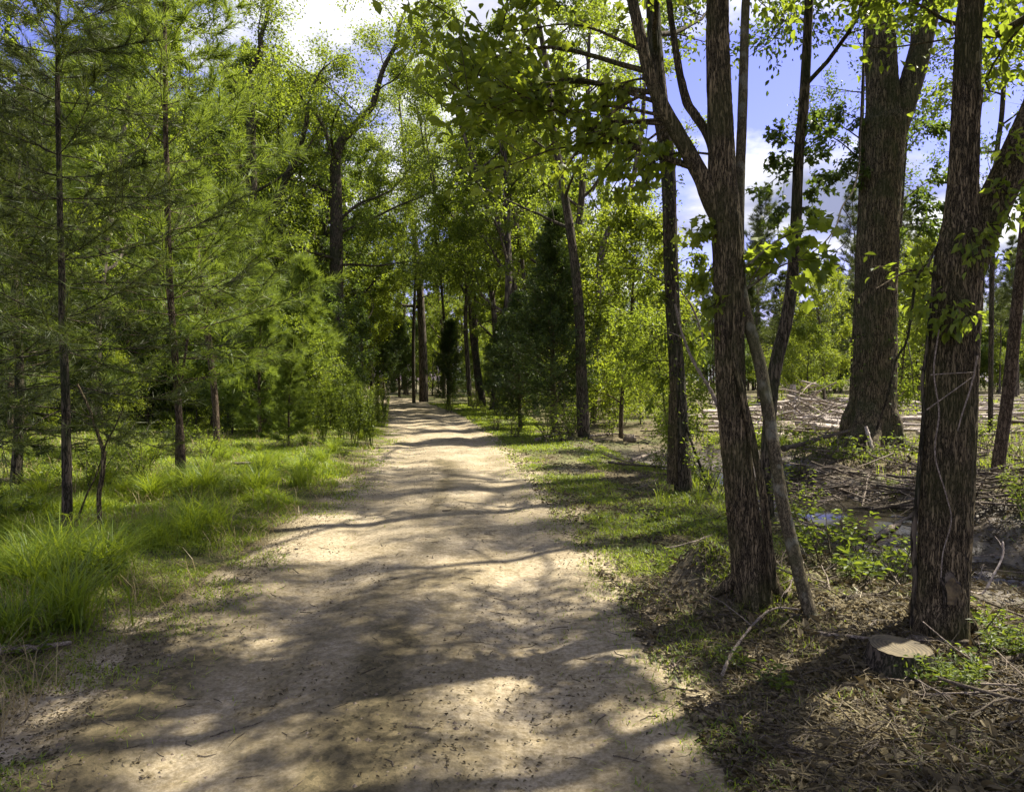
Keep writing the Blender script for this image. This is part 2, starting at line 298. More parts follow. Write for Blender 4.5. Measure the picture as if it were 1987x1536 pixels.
def ground_mat(name):
    m, nt = mat(name); L = nt.links.new
    at_ = N(nt, 'ShaderNodeAttribute', attribute_name='mask'); se = N(nt, 'ShaderNodeSeparateColor'); L(at_.outputs['Color'], se.inputs[0])
    tcn = N(nt, 'ShaderNodeTexCoord')
    def noise(s, d=8, r=.6):
        n = N(nt, 'ShaderNodeTexNoise'); n.inputs['Scale'].default_value = s; n.inputs['Detail'].default_value = d; n.inputs['Roughness'].default_value = r; L(tcn.outputs['Object'], n.inputs[0]); return n
    def ramp(src, c1, c2, a=.35, b=.65):
        r = N(nt, 'ShaderNodeValToRGB'); r.color_ramp.elements[0].color = (*c1, 1); r.color_ramp.elements[1].color = (*c2, 1); r.color_ramp.elements[0].position = a; r.color_ramp.elements[1].position = b; L(src, r.inputs[0]); return r.outputs[0]
    def mix(f, a, b, bt='MIX'):
        k = N(nt, 'ShaderNodeMix', data_type='RGBA', blend_type=bt); L(a, k.inputs[6]); L(b, k.inputs[7])
        if isinstance(f, float): k.inputs[0].default_value = f
        else: L(f, k.inputs[0])
        return k.outputs[2]
    na, nb, ncc = noise(1.3), noise(7), noise(45, 5, .7)
    vo = N(nt, 'ShaderNodeTexVoronoi'); vo.inputs['Scale'].default_value = 26; L(tcn.outputs['Object'], vo.inputs[0])
    lit = ramp(ncc.outputs[0], (.028, .022, .012), (.15, .115, .06), .36, .66)
    lit = mix(.5, lit, ramp(vo.outputs['Color'], (.05, .045, .02), (.20, .16, .08), .1, .9), 'MIX')
    gr = ramp(ncc.outputs[0], (.030, .040, .010), (.13, .145, .03))
    sa = mix(.6, ramp(nb.outputs[0], (.29, .235, .145), (.51, .43, .30), .3, .7), ramp(ncc.outputs[0], (.22, .18, .115), (.53, .45, .325), .35, .65))
    st = ramp(na.outputs[0], (.72, .70, .62), (1, 1, 1), .35, .6); sa = mix(.9, sa, st, 'MULTIPLY')
    mu = ramp(nb.outputs[0], (.030, .024, .018), (.11, .088, .066))
    nd = noise(22, 6, .75); sa = mix(.75, sa, ramp(nd.outputs[0], (.50, .46, .36), (1, 1, 1), .40, .56), 'MULTIPLY'); c = mix(se.outputs[1], lit, gr); c = mix(se.outputs[2], c, mu); c = mix(se.outputs[0], c, sa)
    p = N(nt, 'ShaderNodeBsdfPrincipled'); L(c, p.inputs['Base Color']); p.inputs['Specular IOR Level'].default_value = .25
    rr = N(nt, 'ShaderNodeMath', operation='MULTIPLY_ADD'); rr.inputs[1].default_value = -.55; rr.inputs[2].default_value = .92; L(se.outputs[2], rr.inputs[0]); L(rr.outputs[0], p.inputs['Roughness'])
    bu = N(nt, 'ShaderNodeBump'); bu.inputs['Strength'].default_value = .5; bu.inputs['Distance'].default_value = .02; L(ncc.outputs[0], bu.inputs['Height'])
    b2 = N(nt, 'ShaderNodeBump'); b2.inputs['Strength'].default_value = .35; b2.inputs['Distance'].default_value = .03; L(nb.outputs[0], b2.inputs['Height']); L(bu.outputs[0], b2.inputs['Normal'])
    L(b2.outputs[0], p.inputs['Normal']); o = N(nt, 'ShaderNodeOutputMaterial'); L(p.outputs[0], o.inputs[0]); return m
M['ground'] = ground_mat('forest soil')

# ------------------------------------------------------------------ tagging helpers
def tag(o, label=None, cat=None, group=None, kind=None):
    if label: o['label'] = label
    if cat: o['category'] = cat
    if group: o['group'] = group
    if kind: o['kind'] = kind
    return o
def empty(name, loc=(0, 0, 0), rz=0, s=1):
    o = bpy.data.objects.new(name, None); col.objects.link(o); o.location = loc; o.rotation_euler = (0, 0, rz); o.scale = (s, s, s); return o
used = set()
def place(proto, loc, rz=0, s=1, label=None, group=None, cat=None, tilt=None):
    "first use moves the prototype itself, later uses copy it with its parts"
    if proto.name in used:
        r = proto.copy(); col.objects.link(r)
        for ch in proto.children:
            c = ch.copy(); col.objects.link(c); c.parent = r
    else: r = proto; used.add(proto.name)
    r.location = tuple(float(v) for v in loc); r.rotation_euler = (tilt[0] if tilt else 0, tilt[1] if tilt else 0, rz)
    r.scale = (s, s, s) if np.isscalar(s) else s
    return tag(r, label, cat, group)

# ------------------------------------------------------------------ ground, road, water
def ground_masks(x, y):
    dl = road_l(y) - x; dr = x - road_r(y)
    nz = fbm(x * 1.2, y * .9, 61); n2 = fbm(x * 3.5, y * 3, 71)
    e = np.maximum(dl, dr)
    sand = (1 - sm(e + (nz - .5) * .9 + (n2 - .5) * .5, -.05, .5))
    # sandy bare patch right of the road about 12-14 m out
    sand = np.maximum(sand, .9 * np.exp(-((x - 1.5 + .05 * (y - 12)) / .7)**2 - ((y - 13.2) / 1.1)**2) * sm(nz, .35, .6))
    green = sm(dl + (nz - .5), .3, 1.2)
    gr = sm(dr + (nz - .5) * .8, .0, .5) * (1 - sm(dr + (n2 - .5) * 1.5, 1.9, 3.4)) * sm(y, 4.5, 7)
    gr = np.maximum(gr, .8 * sm(fbm(x * 2.1, y * 2.1, 77), .5, .66)); gr = np.maximum(gr, sm(y, 22, 40) * sm(dr, .4, 1.5) * .75 * (1 - sm(dr, 4, 8) * .75))
    green = np.maximum(green * .85, gr * sm(nz, .3, .55) * .9)
    mound = np.exp(-((x - 1.55) / .42)**2 - ((y - 5.35) / .42)**2); green = green * (1 - .8 * mound)
    mud = (1 - sm(np.abs(x - ditch_x(y)) + (n2 - .5) * 1.2, 1.1, 2.4)) * sm(20 - y, 0, 5) * sm(dr, .5, 1.5); mud = np.maximum(mud, .55 * sm(mound + (n2 - .5) * .6, .35, .8))
    return np.stack([sand, green, mud, np.ones_like(sand)], -1)
def grid_mesh(xs, ys, zf):
    X, Y = np.meshgrid(xs, ys); Z = zf(X, Y); V = np.stack([X, Y, Z], -1).reshape(-1, 3)
    nx = len(xs); i = (np.arange(len(ys) - 1)[:, None] * nx + np.arange(nx - 1)[None]).ravel()
    return V, np.stack([i, i + 1, i + 1 + nx, i + nx], -1), X, Y
u = np.linspace(-1, 1, 620); xs = 6 * np.sinh(u * 5.2) / np.sinh(5.2) * 90 * .5 + u * 9
ys = np.concatenate([-np.geomspace(2, 250, 30)[::-1], np.linspace(-1.6, 1.8, 20), np.geomspace(1.85, 60, 560), np.geomspace(61, 700, 60)])
V, Fq, X, Y = grid_mesh(xs, ys, ground_z)
mb = MB(); mb.add(V, Fq, 0, True)
g = mb.obj('ground', [M['ground']], attrs=ground_masks(X, Y).reshape(-1, 4)); tag(g, 'uneven forest floor of leaf litter, soil and grass', None, None, 'structure')
# the road is a sheet of its own that surfaces out of the soil with a ragged edge
ty = np.concatenate([np.linspace(-12, 1.8, 60), np.geomspace(1.85, 130, 620)]); tx = np.linspace(-.12, 1.12, 90)
TT, YY = np.meshgrid(tx, ty); LL, RRr = road_l(YY), road_r(YY); XX = LL + (RRr - LL) * TT
edge = np.minimum(XX - LL, RRr - XX)
zz = ground_z(XX, YY) + .004 + .010 * sm(edge + (fbm(XX * 1.5, YY * 1.5, 81) - .5) * .7, -.1, .35) - .03 * (1 - sm(edge + (fbm(XX * 2.5, YY * 1.5, 83) - .5) * .8, -.25, .12))
V = np.stack([XX, YY, zz], -1).reshape(-1, 3); nx = len(tx)
i = (np.arange(len(ty) - 1)[:, None] * nx + np.arange(nx - 1)[None]).ravel()
mb = MB(); mb.add(V, np.stack([i, i + 1, i + 1 + nx, i + nx], -1), 0, True)
mk = np.zeros((XX.size, 4)); cc = (LL + RRr) / 2
strip = np.exp(-((XX - cc) / .28)**2) * sm(fbm(XX * 2, YY * .5, 90), .42, .62) * .75
dirt = sm(fbm(XX * 2.2, YY * 1.0, 93), .50, .66) * .5 + .35 * sm(fbm(XX * 6, YY * 5, 94), .55, .7)
near = sm(7.5 - YY, 0, 3.5) * (.28 + .5 * sm(-(XX - LL) + 1.2, -.4, .9)) * sm(fbm(XX * 1.8, YY * 1.3, 97), .3, .6)  # darker dirt colour towards camera and left, painted in for the foreground shade
trk = np.exp(-((XX - cc - .8) / .22)**2) + np.exp(-((XX - cc + .8) / .22)**2); mk[:, 0] = np.clip(1 - strip - (dirt * .6 + near) * (1 - .6 * trk), 0, 1).ravel(); mk[:, 3] = 1
rd = mb.obj('dirt_road', [M['ground']], attrs=mk); tag(rd, 'pale sandy dirt road running away into the wood', None, None, 'structure')
mb = MB(); yy = np.linspace(2, 16, 40); wx = np.stack([ditch_x(yy) - 1.5, ditch_x(yy) + 1.5], 1)
V = np.array([[wx[k, j], yy[k], -.46 + .19 * sm(yy[k], 9.2, 10.2)] for k in range(40) for j in (0, 1)]); i = np.arange(39) * 2
mb.add(V, np.stack([i, i + 1, i + 3, i + 2], -1), 0, True); wt = mb.obj('water', [M['water']]); tag(wt, 'shallow murky water standing in the ditch', None, None, 'structure')

# ------------------------------------------------------------------ tree growth
def walk(p, d, L, n, wob, up, g):
    P = [np.array(p, float)]; d = nrm(np.array(d, float))
    for k in range(n - 1):
        d = nrm(d + g.normal(0, wob, 3) + np.array([0, 0, up])); P.append(P[-1] + d * L / (n - 1))
    return np.array(P)
def turned(d, ang, g):
    d = nrm(np.array(d)); r = g.normal(size=3); r = nrm(r - r.dot(d) * d); return d * math.cos(ang) + r * math.sin(ang)
def boughs(bark, leafmb, limbs, g, nl, ls, tmpl=DIAMOND, nsub=7, ntw=5, tw=.55, jit=.10, lm=0, thin=True, up=.05, droop=0, subk=.45):
    tws = []
    for (p, d, L, r) in limbs:
        P = walk(p, d, L, 9, .13, up, g); tube(bark, P, np.linspace(r, r * .22, 9), 7, cap=False)
        for k in range(nsub):
            t = .18 + .82 * (k + g.random()) / nsub; i = min(int(t * 8), 7); q = P[i] + (P[i + 1] - P[i]) * (t * 8 - i)
            sd = turned(P[i + 1] - P[i], rad(g.uniform(30, 65)), g); sd[2] = sd[2] * .6 + .08
            sL = L * subk * (1.1 - .55 * t) * g.uniform(.7, 1.2)
            Q = walk(q, sd, sL, 5, .16, .03 - droop, g); tube(bark, Q, np.linspace(r * .34 * (1.1 - t * .6), .005, 5), 4, cap=False)
            for j in range(ntw):
                tt = .15 + .85 * (j + g.random()) / ntw; ii = min(int(tt * 4), 3); a = Q[ii] + (Q[ii + 1] - Q[ii]) * (tt * 4 - ii)
                td = turned(Q[ii + 1] - Q[ii], rad(g.uniform(25, 70)), g); td[2] -= droop; b = a + nrm(td) * tw * g.uniform(.5, 1.2)
                tws.append((a, b))
    A = np.array([t[0] for t in tws]); B = np.array([t[1] for t in tws])
    if thin: prisms(bark, A, B, .005, .002)
    wt = g.random(len(A))**1.8 + .03; idx = g.choice(len(A), nl, p=wt / wt.sum()); u = g.uniform(.05, 1.1, nl)[:, None]
    n = nl
    P = A[idx] + (B[idx] - A[idx]) * u + g.normal(0, jit, (n, 3)); D = nrm(B[idx] - A[idx]) + g.normal(0, .8, (n, 3)); D[:, 2] -= .35
    leaves(leafmb, P, D, ls * g.uniform(.6, 1.25, n), tmpl, lm, .7, g)
    return tws
def radial_limbs(P, r, z0, n, Lf, elev, g, rf=.45):
    "limbs all round the trunk path P above height z0; Lf(t) gives the length, t 0..1 from crown base to tip"
    out = []; z = P[:, 2]; zt = z[-1]; ph = g.uniform(0, 6.28)
    for k in range(n):
        t = (k + g.random() * .8) / n; zz = z0 + (zt - z0) * t; i = int(np.clip(np.searchsorted(z, zz) - 1, 0, len(P) - 2))
        p = P[i] + (P[i + 1] - P[i]) * np.clip((zz - z[i]) / (z[i + 1] - z[i] + 1e-6), 0, 1)
        a = ph + k * 2.4 + g.uniform(-.4, .4); e = rad(elev + 25 * t + g.uniform(-10, 10))
        out.append((p, (math.cos(a) * math.cos(e), math.sin(a) * math.cos(e), math.sin(e)), Lf(t) * g.uniform(.75, 1.15), max(r[i] * rf, .012)))
    return out
def forest_tree(name, h, r, z0, spread, nl, ls, leafmat, barkmat, seed, nlimb=13, lean=.04, tmpl=DIAMOND, nsub=7, ntw=5, elev=25):
    g = np.random.default_rng(seed); root = empty(name); bk, lf = MB(), MB()
    P = walk((0, 0, -.3), (g.normal(0, lean), g.normal(0, lean), 1), h + .3, 14, .035, .02, g)
    rr = r * np.linspace(1, .12, 14)**.8; rr[0] *= 1.5; Ps = spline(P, 40); rs = np.interp(np.linspace(0, 13, 40), range(14), rr)
    tube(bk, Ps, rs, 12)
    lb = radial_limbs(P, rr, z0, nlimb, lambda t: spread * (math.sin(math.pi * min(1, .25 + t * .75))**.7 + .12), elev, g)
    boughs(bk, lf, lb, g, nl, ls, tmpl, nsub, ntw)
    bk.obj('trunk', [barkmat], root); lf.obj('crown', [leafmat], root); return root
def tufts(lf, P, D, L, g, nn=24, m=0, spread=.62):
    n = len(P); Pn = np.repeat(P, nn, 0); Dn = np.repeat(nrm(D), nn, 0) + g.normal(0, spread, (n * nn, 3)); back = g.uniform(0, .10, (n * nn, 1))
    leaves(lf, Pn - np.repeat(nrm(D), nn, 0) * back, Dn, np.repeat(L, nn) * g.uniform(.7, 1.15, n * nn), NEEDLE, m, .2, g)
def needle_tree(bk, lf, P, r, z0, Lmax, g, step=.38, nb=5, nside=4, nn=22, nl=.15, droop=.0, top=.12, shape=.8, needle_scale=1.0, dens=1.0):
    z = P[:, 2]; zt = z[-1]; TP, TD, TA, TB = [], [], [], []; zz = z0
    while zz < zt:
        i = int(np.clip(np.searchsorted(z, zz) - 1, 0, len(P) - 2)); p = P[i] + (P[i + 1] - P[i]) * (zz - z[i]) / (z[i + 1] - z[i] + 1e-6)
        t = (zz - z0) / (zt - z0); L = Lmax * ((1 - t)**shape + top) * (.55 + .45 * min(1, t * 4 + .4)); a0 = g.uniform(0, 6.28)
        for k in range(nb):
            a = a0 + k * 6.283 / nb + g.uniform(-.35, .35); e = rad(5 + 40 * t - droop * 30 + g.uniform(-12, 12)); l = L * g.uniform(.6, 1.15)
            Q = walk(p, (math.cos(a) * math.cos(e), math.sin(a) * math.cos(e), math.sin(e)), l, 7, .09, .06 - droop * .1, g)
            tube(bk, Q, np.linspace(max(r[i] * .17, .006), .003, 7), 4, cap=False)
            for j in range(int(nside * dens * (.7 + l / Lmax))):
                tt = g.uniform(.12, 1); ii = min(int(tt * 6), 5); q = Q[ii] + (Q[ii + 1] - Q[ii]) * (tt * 6 - ii)
                sd = turned(Q[ii + 1] - Q[ii], rad(g.uniform(25, 60)), g); sd[2] = sd[2] * .5 + .1; sL = l * .34 * (1.25 - tt) + .08
                S = walk(q, sd, sL, 4, .1, .08, g); TA.append(q); TB.append(S[-1])
                TP += [S[-1], S[2], S[1]]; TD += [S[-1] - S[-2], S[2] - S[1], S[1] - S[0]]
            TP += [Q[-1], Q[5], Q[4], Q[3]]; TD += [Q[-1] - Q[-2], Q[5] - Q[4], Q[4] - Q[3], Q[3] - Q[2]]
        zz += step * g.uniform(.75, 1.25)
    prisms(bk, TA, TB, .004, .002); TP.append(P[-1]); TD.append(P[-1] - P[-2]); TP = np.array(TP); TD = np.array(TD)
    tufts(lf, TP, TD, nl * g.uniform(.75, 1.2, len(TP)) * needle_scale, g, nn)
def pine(name, h, r, z0, Lmax, seed, leafmat, barkmat, lean=.03, **k):
    g = np.random.default_rng(seed); root = empty(name); bk, lf = MB(), MB()
    P = walk((0, 0, -.2), (g.normal(0, lean), g.normal(0, lean), 1), h + .2, 16, .025, .03, g); rr = r * np.linspace(1, .10, 16)**.9; rr[0] *= 1.25
    tube(bk, spline(P, 40), np.interp(np.linspace(0, 15, 40), range(16), rr), 9)
    needle_tree(bk, lf, P, rr, z0, Lmax, g, **k)
    bk.obj('trunk', [barkmat], root); lf.obj('crown', [leafmat], root); return root
def cedar(name, h, r, Lmax, seed, n=26000, z0=.5):
    g = np.random.default_rng(seed); root = empty(name); bk, lf = MB(), MB()
    P = walk((0, 0, -.2), (0, 0, 1), h + .2, 14, .02, .03, g); rr = r * np.linspace(1, .08, 14); tube(bk, P, rr, 9)
    tws = []; zz = z0
    while zz < h - .05:
        t = (zz - z0) / (h - z0); L = Lmax * (1 - t)**.75 * min(1, .45 + t * 5) + .08
        for k in range(5):
            a = g.uniform(0, 6.28); e = rad(15 + 40 * t + g.uniform(-15, 15)); l = L * g.uniform(.6, 1.2)
            Q = walk((0, 0, zz) + P[min(int(zz / h * 13), 13)] * [1, 1, 0], (math.cos(a) * math.cos(e), math.sin(a) * math.cos(e), math.sin(e)), l, 5, .12, .08, g)
            tube(bk, Q, np.linspace(.014, .003, 5), 4, cap=False)
            for j in range(7):
                tt = g.uniform(.15, 1); ii = min(int(tt * 4), 3); q = Q[ii] + (Q[ii + 1] - Q[ii]) * (tt * 4 - ii)
                d = turned(Q[ii + 1] - Q[ii], rad(g.uniform(20, 60)), g); tws.append((q, q + d * (.18 + .3 * l * (1.2 - tt))))
        zz += .11 * g.uniform(.7, 1.3)
    A = np.array([t[0] for t in tws]); B = np.array([t[1] for t in tws]); idx = g.integers(0, len(A), n); u = g.uniform(0, 1.1, n)[:, None]
    Pp = A[idx] + (B[idx] - A[idx]) * u + g.normal(0, .035, (n, 3)); D = nrm(B[idx] - A[idx]) + g.normal(0, .55, (n, 3))
    leaves(lf, Pp, D, g.uniform(.05, .12, n), SPRIG, 0, .3, g)
    bk.obj('trunk', [M['bark_brown']], root); lf.obj('crown', [M['cedar']], root); return root
def hero(name, pts, Y=None, top=None, bark='bark_brown', seg=36, fur=.012, seed=1, flare=1.0, dY=0, step=.04, roots=0, base=None):
    "trunk path from photo columns, rows and widths, all at the trunk's own distance; top=(dx, dy, z, r) continues it above the frame"
    b = hit(pts[0][0], pts[0][1]) if Y is None else None
    Yb = b[1] if b is not None else Y
    P = [at(p[0], p[1], Yb + dY * k / max(1, len(pts) - 1)) for k, p in enumerate(pts)]; r = [p[2] / 2 / F * Yb for p in pts]
    gz = float(ground_z(P[0][0], P[0][1])); loc = np.array([P[0][0], P[0][1], gz])
    d0 = P[0] - P[1]; P.insert(0, P[0] + nrm(d0) * (.18 + max(0, P[0][2] - gz))); r.insert(0, r[0] * flare * 1.15)
    if top:
        g = np.random.default_rng(seed + 50); e = P[-1]; q = e + np.array([top[0], top[1], 0]); q[2] = top[2]; n = 5
        for k in range(1, n + 1):
            f = k / n; P.append(e + (q - e) * f + g.normal(0, .12, 3) * (k < n) * [1, 1, .2]); r.append(r[len(pts)] * (1 - f) + top[3] * f)
    P = np.array(P); L = np.linalg.norm(np.diff(P, axis=0), axis=1).sum(); n = int(min(420, max(30, L / step)))
    Ps = spline(P, n); rs = np.interp(np.linspace(0, len(r) - 1, n), range(len(r)), r)
    s = np.linspace(0, L, n); rs = rs * (1 + (flare - 1) * np.exp(-s / (.5 * max(r[1] * 4, .3))))
    root = empty(name, tuple(loc)); bk = MB(); tube(bk, Ps - loc, rs, seg, bark=fur, seed=seed)
    if roots:
        g = np.random.default_rng(seed + 9)
        for k in range(roots):
            a = 6.283 * k / roots + g.uniform(-.3, .3); d = np.array([math.cos(a), math.sin(a), 0]); R0 = r[1]
            k1 = g.uniform(.7, 1.15); Q = [d * R0 * .35 + [0, 0, R0 * 1.9], d * R0 * .82 + [0, 0, R0 * .9], d * R0 * 1.25 * k1 + [0, 0, R0 * .3], d * R0 * 1.7 * k1 + [0, 0, -.01], d * R0 * 2.4 * k1 + [0, 0, -.12]]
            tube(bk, spline(Q, 24), np.interp(np.linspace(0, 1, 24), [0, .4, 1], [R0 * .42, R0 * .32, R0 * .10]), 14, bark=fur, seed=seed + k)
    return root, bk, Ps, rs, loc
def arm(bk_or_none, root, pts, Y, loc, barkm, name='limb', fur=.008, seg=16, step=.05, seed=3, dY=0):
    "a limb drawn by columns, rows and widths at distance Y (dY: how much farther its tip is)"
    P = np.array([at(p[0], p[1], Y + dY * k / (len(pts) - 1)) for k, p in enumerate(pts)]) - loc; r = [p[2] / 2 / F * Y for p in pts]
    L = np.linalg.norm(np.diff(P, axis=0), axis=1).sum(); n = int(max(12, L / step)); Ps = spline(P, n); rs = np.interp(np.linspace(0, len(r) - 1, n), range(len(r)), r)
    m = MB(); tube(m, Ps, rs, seg, bark=fur, seed=seed)
    m.obj(name, [M[barkm]], root); return Ps, rs

# ------------------------------------------------------------------ the trees one can tell apart
def fin(root, bk, lf, barkm, leafm, label, cat='tree', group=None):
    bk.obj('trunk', [M[barkm]], root)
    if lf is not None and lf.n: lf.obj('crown', [M[leafm]], root)
    return tag(root, label, cat, group)
def sprays(bk, lf, specs, Y, loc, g, ls, tmpl, dens=26, side=5):
    "leafy twigs between two photo points at distance Y"
    for s in specs:
        (x0, y0, x1, y1) = s[:4]; dY = s[4] if len(s) > 4 else 0
        a = at(x0, y0, Y) - loc; b = at(x1, y1, Y + dY) - loc; L = np.linalg.norm(b - a)
        mid = (a + b) / 2 + [0, 0, .12 * L]; P = spline([a, mid, b], 10); tube(bk, P, np.linspace(.004 + .010 * L, .003, 10), 6, cap=False)
        tws = [(P[4], P[9])]
        for k in range(side):
            i = g.integers(2, 9); d = turned(P[i + 1] - P[i], rad(g.uniform(30, 75)), g) if i < 9 else P[9] - P[8]; d[2] -= .15
            q = P[i] + nrm(d) * L * g.uniform(.18, .42); tube(bk, [P[i], q], [.005, .002], 3, cap=False); tws.append((P[i], q))
        A = np.array([t[0] for t in tws]); B = np.array([t[1] for t in tws]); n = int(dens * (1 + side) / 2); idx = g.integers(0, len(A), n); u = g.uniform(.2, 1.1, n)[:, None]
        Pp = A[idx] + (B[idx] - A[idx]) * u + g.normal(0, ls * .5, (n, 3)); D = nrm(B[idx] - A[idx]) + g.normal(0, .7, (n, 3)); D[:, 2] -= .6
        leaves(lf, Pp, D, ls * g.uniform(.6, 1.25, n), tmpl, 0, .8, g)
def trunk_leaves(lf, Ps, rs, loc, n, ls, g, f0=.2, f1=1, tmpl=OVAL, out=.10):
    i = g.integers(int(len(Ps) * f0), int(len(Ps) * f1), n); a = g.uniform(0, 6.28, n); o = np.stack([np.cos(a), np.sin(a), np.zeros(n)], -1)
    P = Ps[i] - loc + o * (rs[i] + g.uniform(0, out, n))[:, None] + g.normal(0, .03, (n, 3)); leaves(lf, P, o + g.normal(0, .5, (n, 3)) - [0, 0, .3], ls * g.uniform(.6, 1.2, n), tmpl, 0, .5, g)

# twin-stemmed tree on the mound by the road
g = np.random.default_rng(11)
root, bk, Ps, rs, loc = hero('forked_tree', [(1462, 1152, 74), (1453, 1080, 66), (1443, 1000, 60), (1432, 900, 56), (1422, 800, 54), (1416, 700, 54), (1414, 600, 54), (1412, 500, 56), (1408, 430, 58), (1402, 350, 50), (1399, 270, 47), (1396, 190, 45), (1392, 60, 42), (1390, -120, 38)],
                              top=(.3, .8, 12.5, .03), flare=1.18, fur=.012, seg=76, seed=2, step=.03, roots=4)
Yb = loc[1]; lf = MB()
tube(bk, spline([at(x, y, Yb - .115) - loc for x, y in ((1500, 1140), (1493, 1060), (1480, 960), (1462, 860), (1440, 760), (1424, 690), (1428, 600))], 60), np.linspace(.03, .014, 60), 10, bark=.006, seed=5)
lb = radial_limbs(Ps - loc, rs, 4.2, 11, lambda t: 3.4 * (1 - .55 * t), 22, g, .4)
boughs(bk, lf, lb, g, 18000, .10, OVAL, 8, 5, .5, .14)
A1, a1 = arm(None, root, [(1398, 432, 34), (1383, 395, 36), (1362, 345, 34), (1335, 295, 31), (1308, 245, 29), (1285, 205, 27), (1262, 150, 25), (1240, 60, 22), (1200, -120, 16)], Yb, loc, 'bark_brown', seed=7)
A2, a2 = arm(None, root, [(1392, 330, 22), (1378, 270, 20), (1350, 225, 18), (1330, 190, 17), (1310, 90, 14), (1290, -60, 10)], Yb + .05, loc, 'bark_brown', seed=8, dY=.4)
boughs(bk, lf, [(A1[-1], (-.5, .2, .8), 2.6, .03), (A2[-1], (-.2, .6, .7), 2.2, .03), (A1[-30], (-.8, .4, .3), 2.4, .025)], g, 3000, .11, OVAL, 7, 5, .5, .12)
sprays(bk, lf, [(1390, 300, 1240, 330, .3), (1300, 230, 1120, 300, .4), (1290, 225, 1050, 250, .5), (1300, 240, 1180, 380, .3), (1280, 200, 960, 190, .6), (1270, 180, 900, 240, .9), (1270, 170, 1080, 350, .5),
                (1300, 240, 1010, 320, .8), (1400, 420, 1345, 470), (1412, 500, 1350, 560, .1), (1425, 560, 1370, 640), (1260, 140, 860, 150, .8), (1250, 100, 1000, 60, .2), (1260, 150, 1140, 210, .2), (1300, 235, 1240, 400, .1)],
       Yb, loc, g, .064, MAPLE, 23, 6)
fin(root, bk, lf, 'bark_brown', 'leaf_bright', 'rough brown tree on the earth mound at the right road edge, forking high up')

# slim mottled stem that leans against it
root, bk, Ps, rs, loc = hero('slender_tree', [(1575, 1197, 27), (1558, 1140, 26), (1540, 1070, 26), (1517, 970, 25), (1503, 880, 24), (1489, 790, 24), (1474, 705, 24), (1453, 630, 24), (1438, 560, 23), (1434, 480, 22), (1434, 400, 22), (1437, 310, 21), (1441, 209, 21), (1445, 60, 19), (1448, -100, 17)],
                              top=(.5, 1.2, 10, .02), flare=1.15, fur=.002, seg=24, seed=4, bark='bark_pale', dY=.75)
g = np.random.default_rng(12); lf = MB(); boughs(bk, lf, radial_limbs(Ps - loc, rs, 4.6, 9, lambda t: 2.4 * (1 - .5 * t), 25, g), g, 6500, .10, OVAL, 6, 5, .5, .12)
sprays(bk, lf, [(1450, 560, 1500, 490, .0), (1444, 520, 1590, 440, -.2), (1450, 560, 1600, 500, -.1)], loc[1] + .3, loc, g, .095, MAPLE, 20, 3)
fin(root, bk, lf, 'bark_pale', 'leaf', 'slim mottled grey stem leaning left across the forked tree beside the mound')

# near right tree with the scar
root, bk, Ps, rs, loc = hero('scarred_tree', [(1822, 1237, 102), (1826, 1160, 95), (1832, 1060, 91), (1837, 950, 89), (1841, 850, 88), (1846, 750, 85), (1851, 650, 83), (1856, 570, 83), (1861, 500, 80), (1866, 430, 62), (1869, 360, 52), (1872, 280, 48), (1875, 200, 46), (1880, 60, 44), (1884, -140, 40)],
                              top=(-.2, 1.4, 12, .03), flare=1.22, fur=.014, seg=84, seed=6, step=.026, roots=3)
g = np.random.default_rng(13); lf = MB(); Yb = loc[1]
A1, a1 = arm(None, root, [(1880, 520, 62), (1900, 460, 66), (1922, 410, 64), (1950, 350, 62), (1978, 290, 60), (2010, 215, 56), (2050, 110, 52), (2100, -60, 46), (2140, -300, 36)], Yb + .02, loc, 'bark_brown', seed=9, seg=40, fur=.011, step=.035)
arm(None, root, [(1893, 440, 11), (1889, 360, 12), (1893, 300, 10), (1897, 240, 9), (1905, 170, 8)], Yb - .1, loc, 'bark_brown', seed=10, seg=10, fur=.002)
boughs(bk, lf, radial_limbs(Ps - loc, rs, 4.4, 11, lambda t: 3.6 * (1 - .45 * t), 20, g, .4), g, 18000, .10, OVAL, 7, 5, .5, .12)
boughs(bk, lf, [(A1[-1], (.6, .3, .8), 3.2, .06), (A1[-14], (.2, .9, .3), 3.0, .04), (A1[-22], (.4, -.6, .4), 2.4, .04), (A1[-1], (0, .8, .6), 3, .05)], g, 5200, .10, OVAL, 7, 5, .5, .12)
sprays(bk, lf, [(1930, 400, 1987, 360, -.2), (1920, 430, 1905, 520, -.2), (1935, 390, 1965, 440, -.25), (1850, 560, 1790, 600, -.15), (1840, 560, 1880, 620, -.3), (1835, 540, 1700, 560, -.3), (1845, 640, 1820, 600, -.25), (1950, 350, 1960, 250, -.2), (1868, 430, 1890, 500, -.25)], Yb, loc, g, .065, OVAL, 16, 4)
b = MB(); a = np.linspace(0, 6.283, 15)[:-1]; P0 = at(1848, 1148, Yb - .171) - loc   # torn bark patch, follows the trunk's curve
ring = np.array([[.046 * math.cos(t) * (1 + .3 * math.sin(3 * t + 1) + .2 * math.sin(7 * t)), 0, .085 * math.sin(t) * (1 + .15 * math.sin(5 * t))] for t in a]); ring2 = ring * 1.4
ring[:, 1] = ring[:, 0]**2 * 2.2 - .004; ring2[:, 1] = ring2[:, 0]**2 * 2.2 + .02
b.add(np.vstack([ring + P0, ring2 + P0, P0 + [0, -.004, 0]]), [[j, (j + 1) % 14, 14 + (j + 1) % 14, 14 + j] for j in range(14)], 1, True)
b.add(np.vstack([ring + P0, [P0 + [0, -.004, 0]]]), [[(j + 1) % 14, j, 14] for j in range(14)], 0, True)
b.obj('bark_scar', [M['torn'], M['bark_dark']], root)
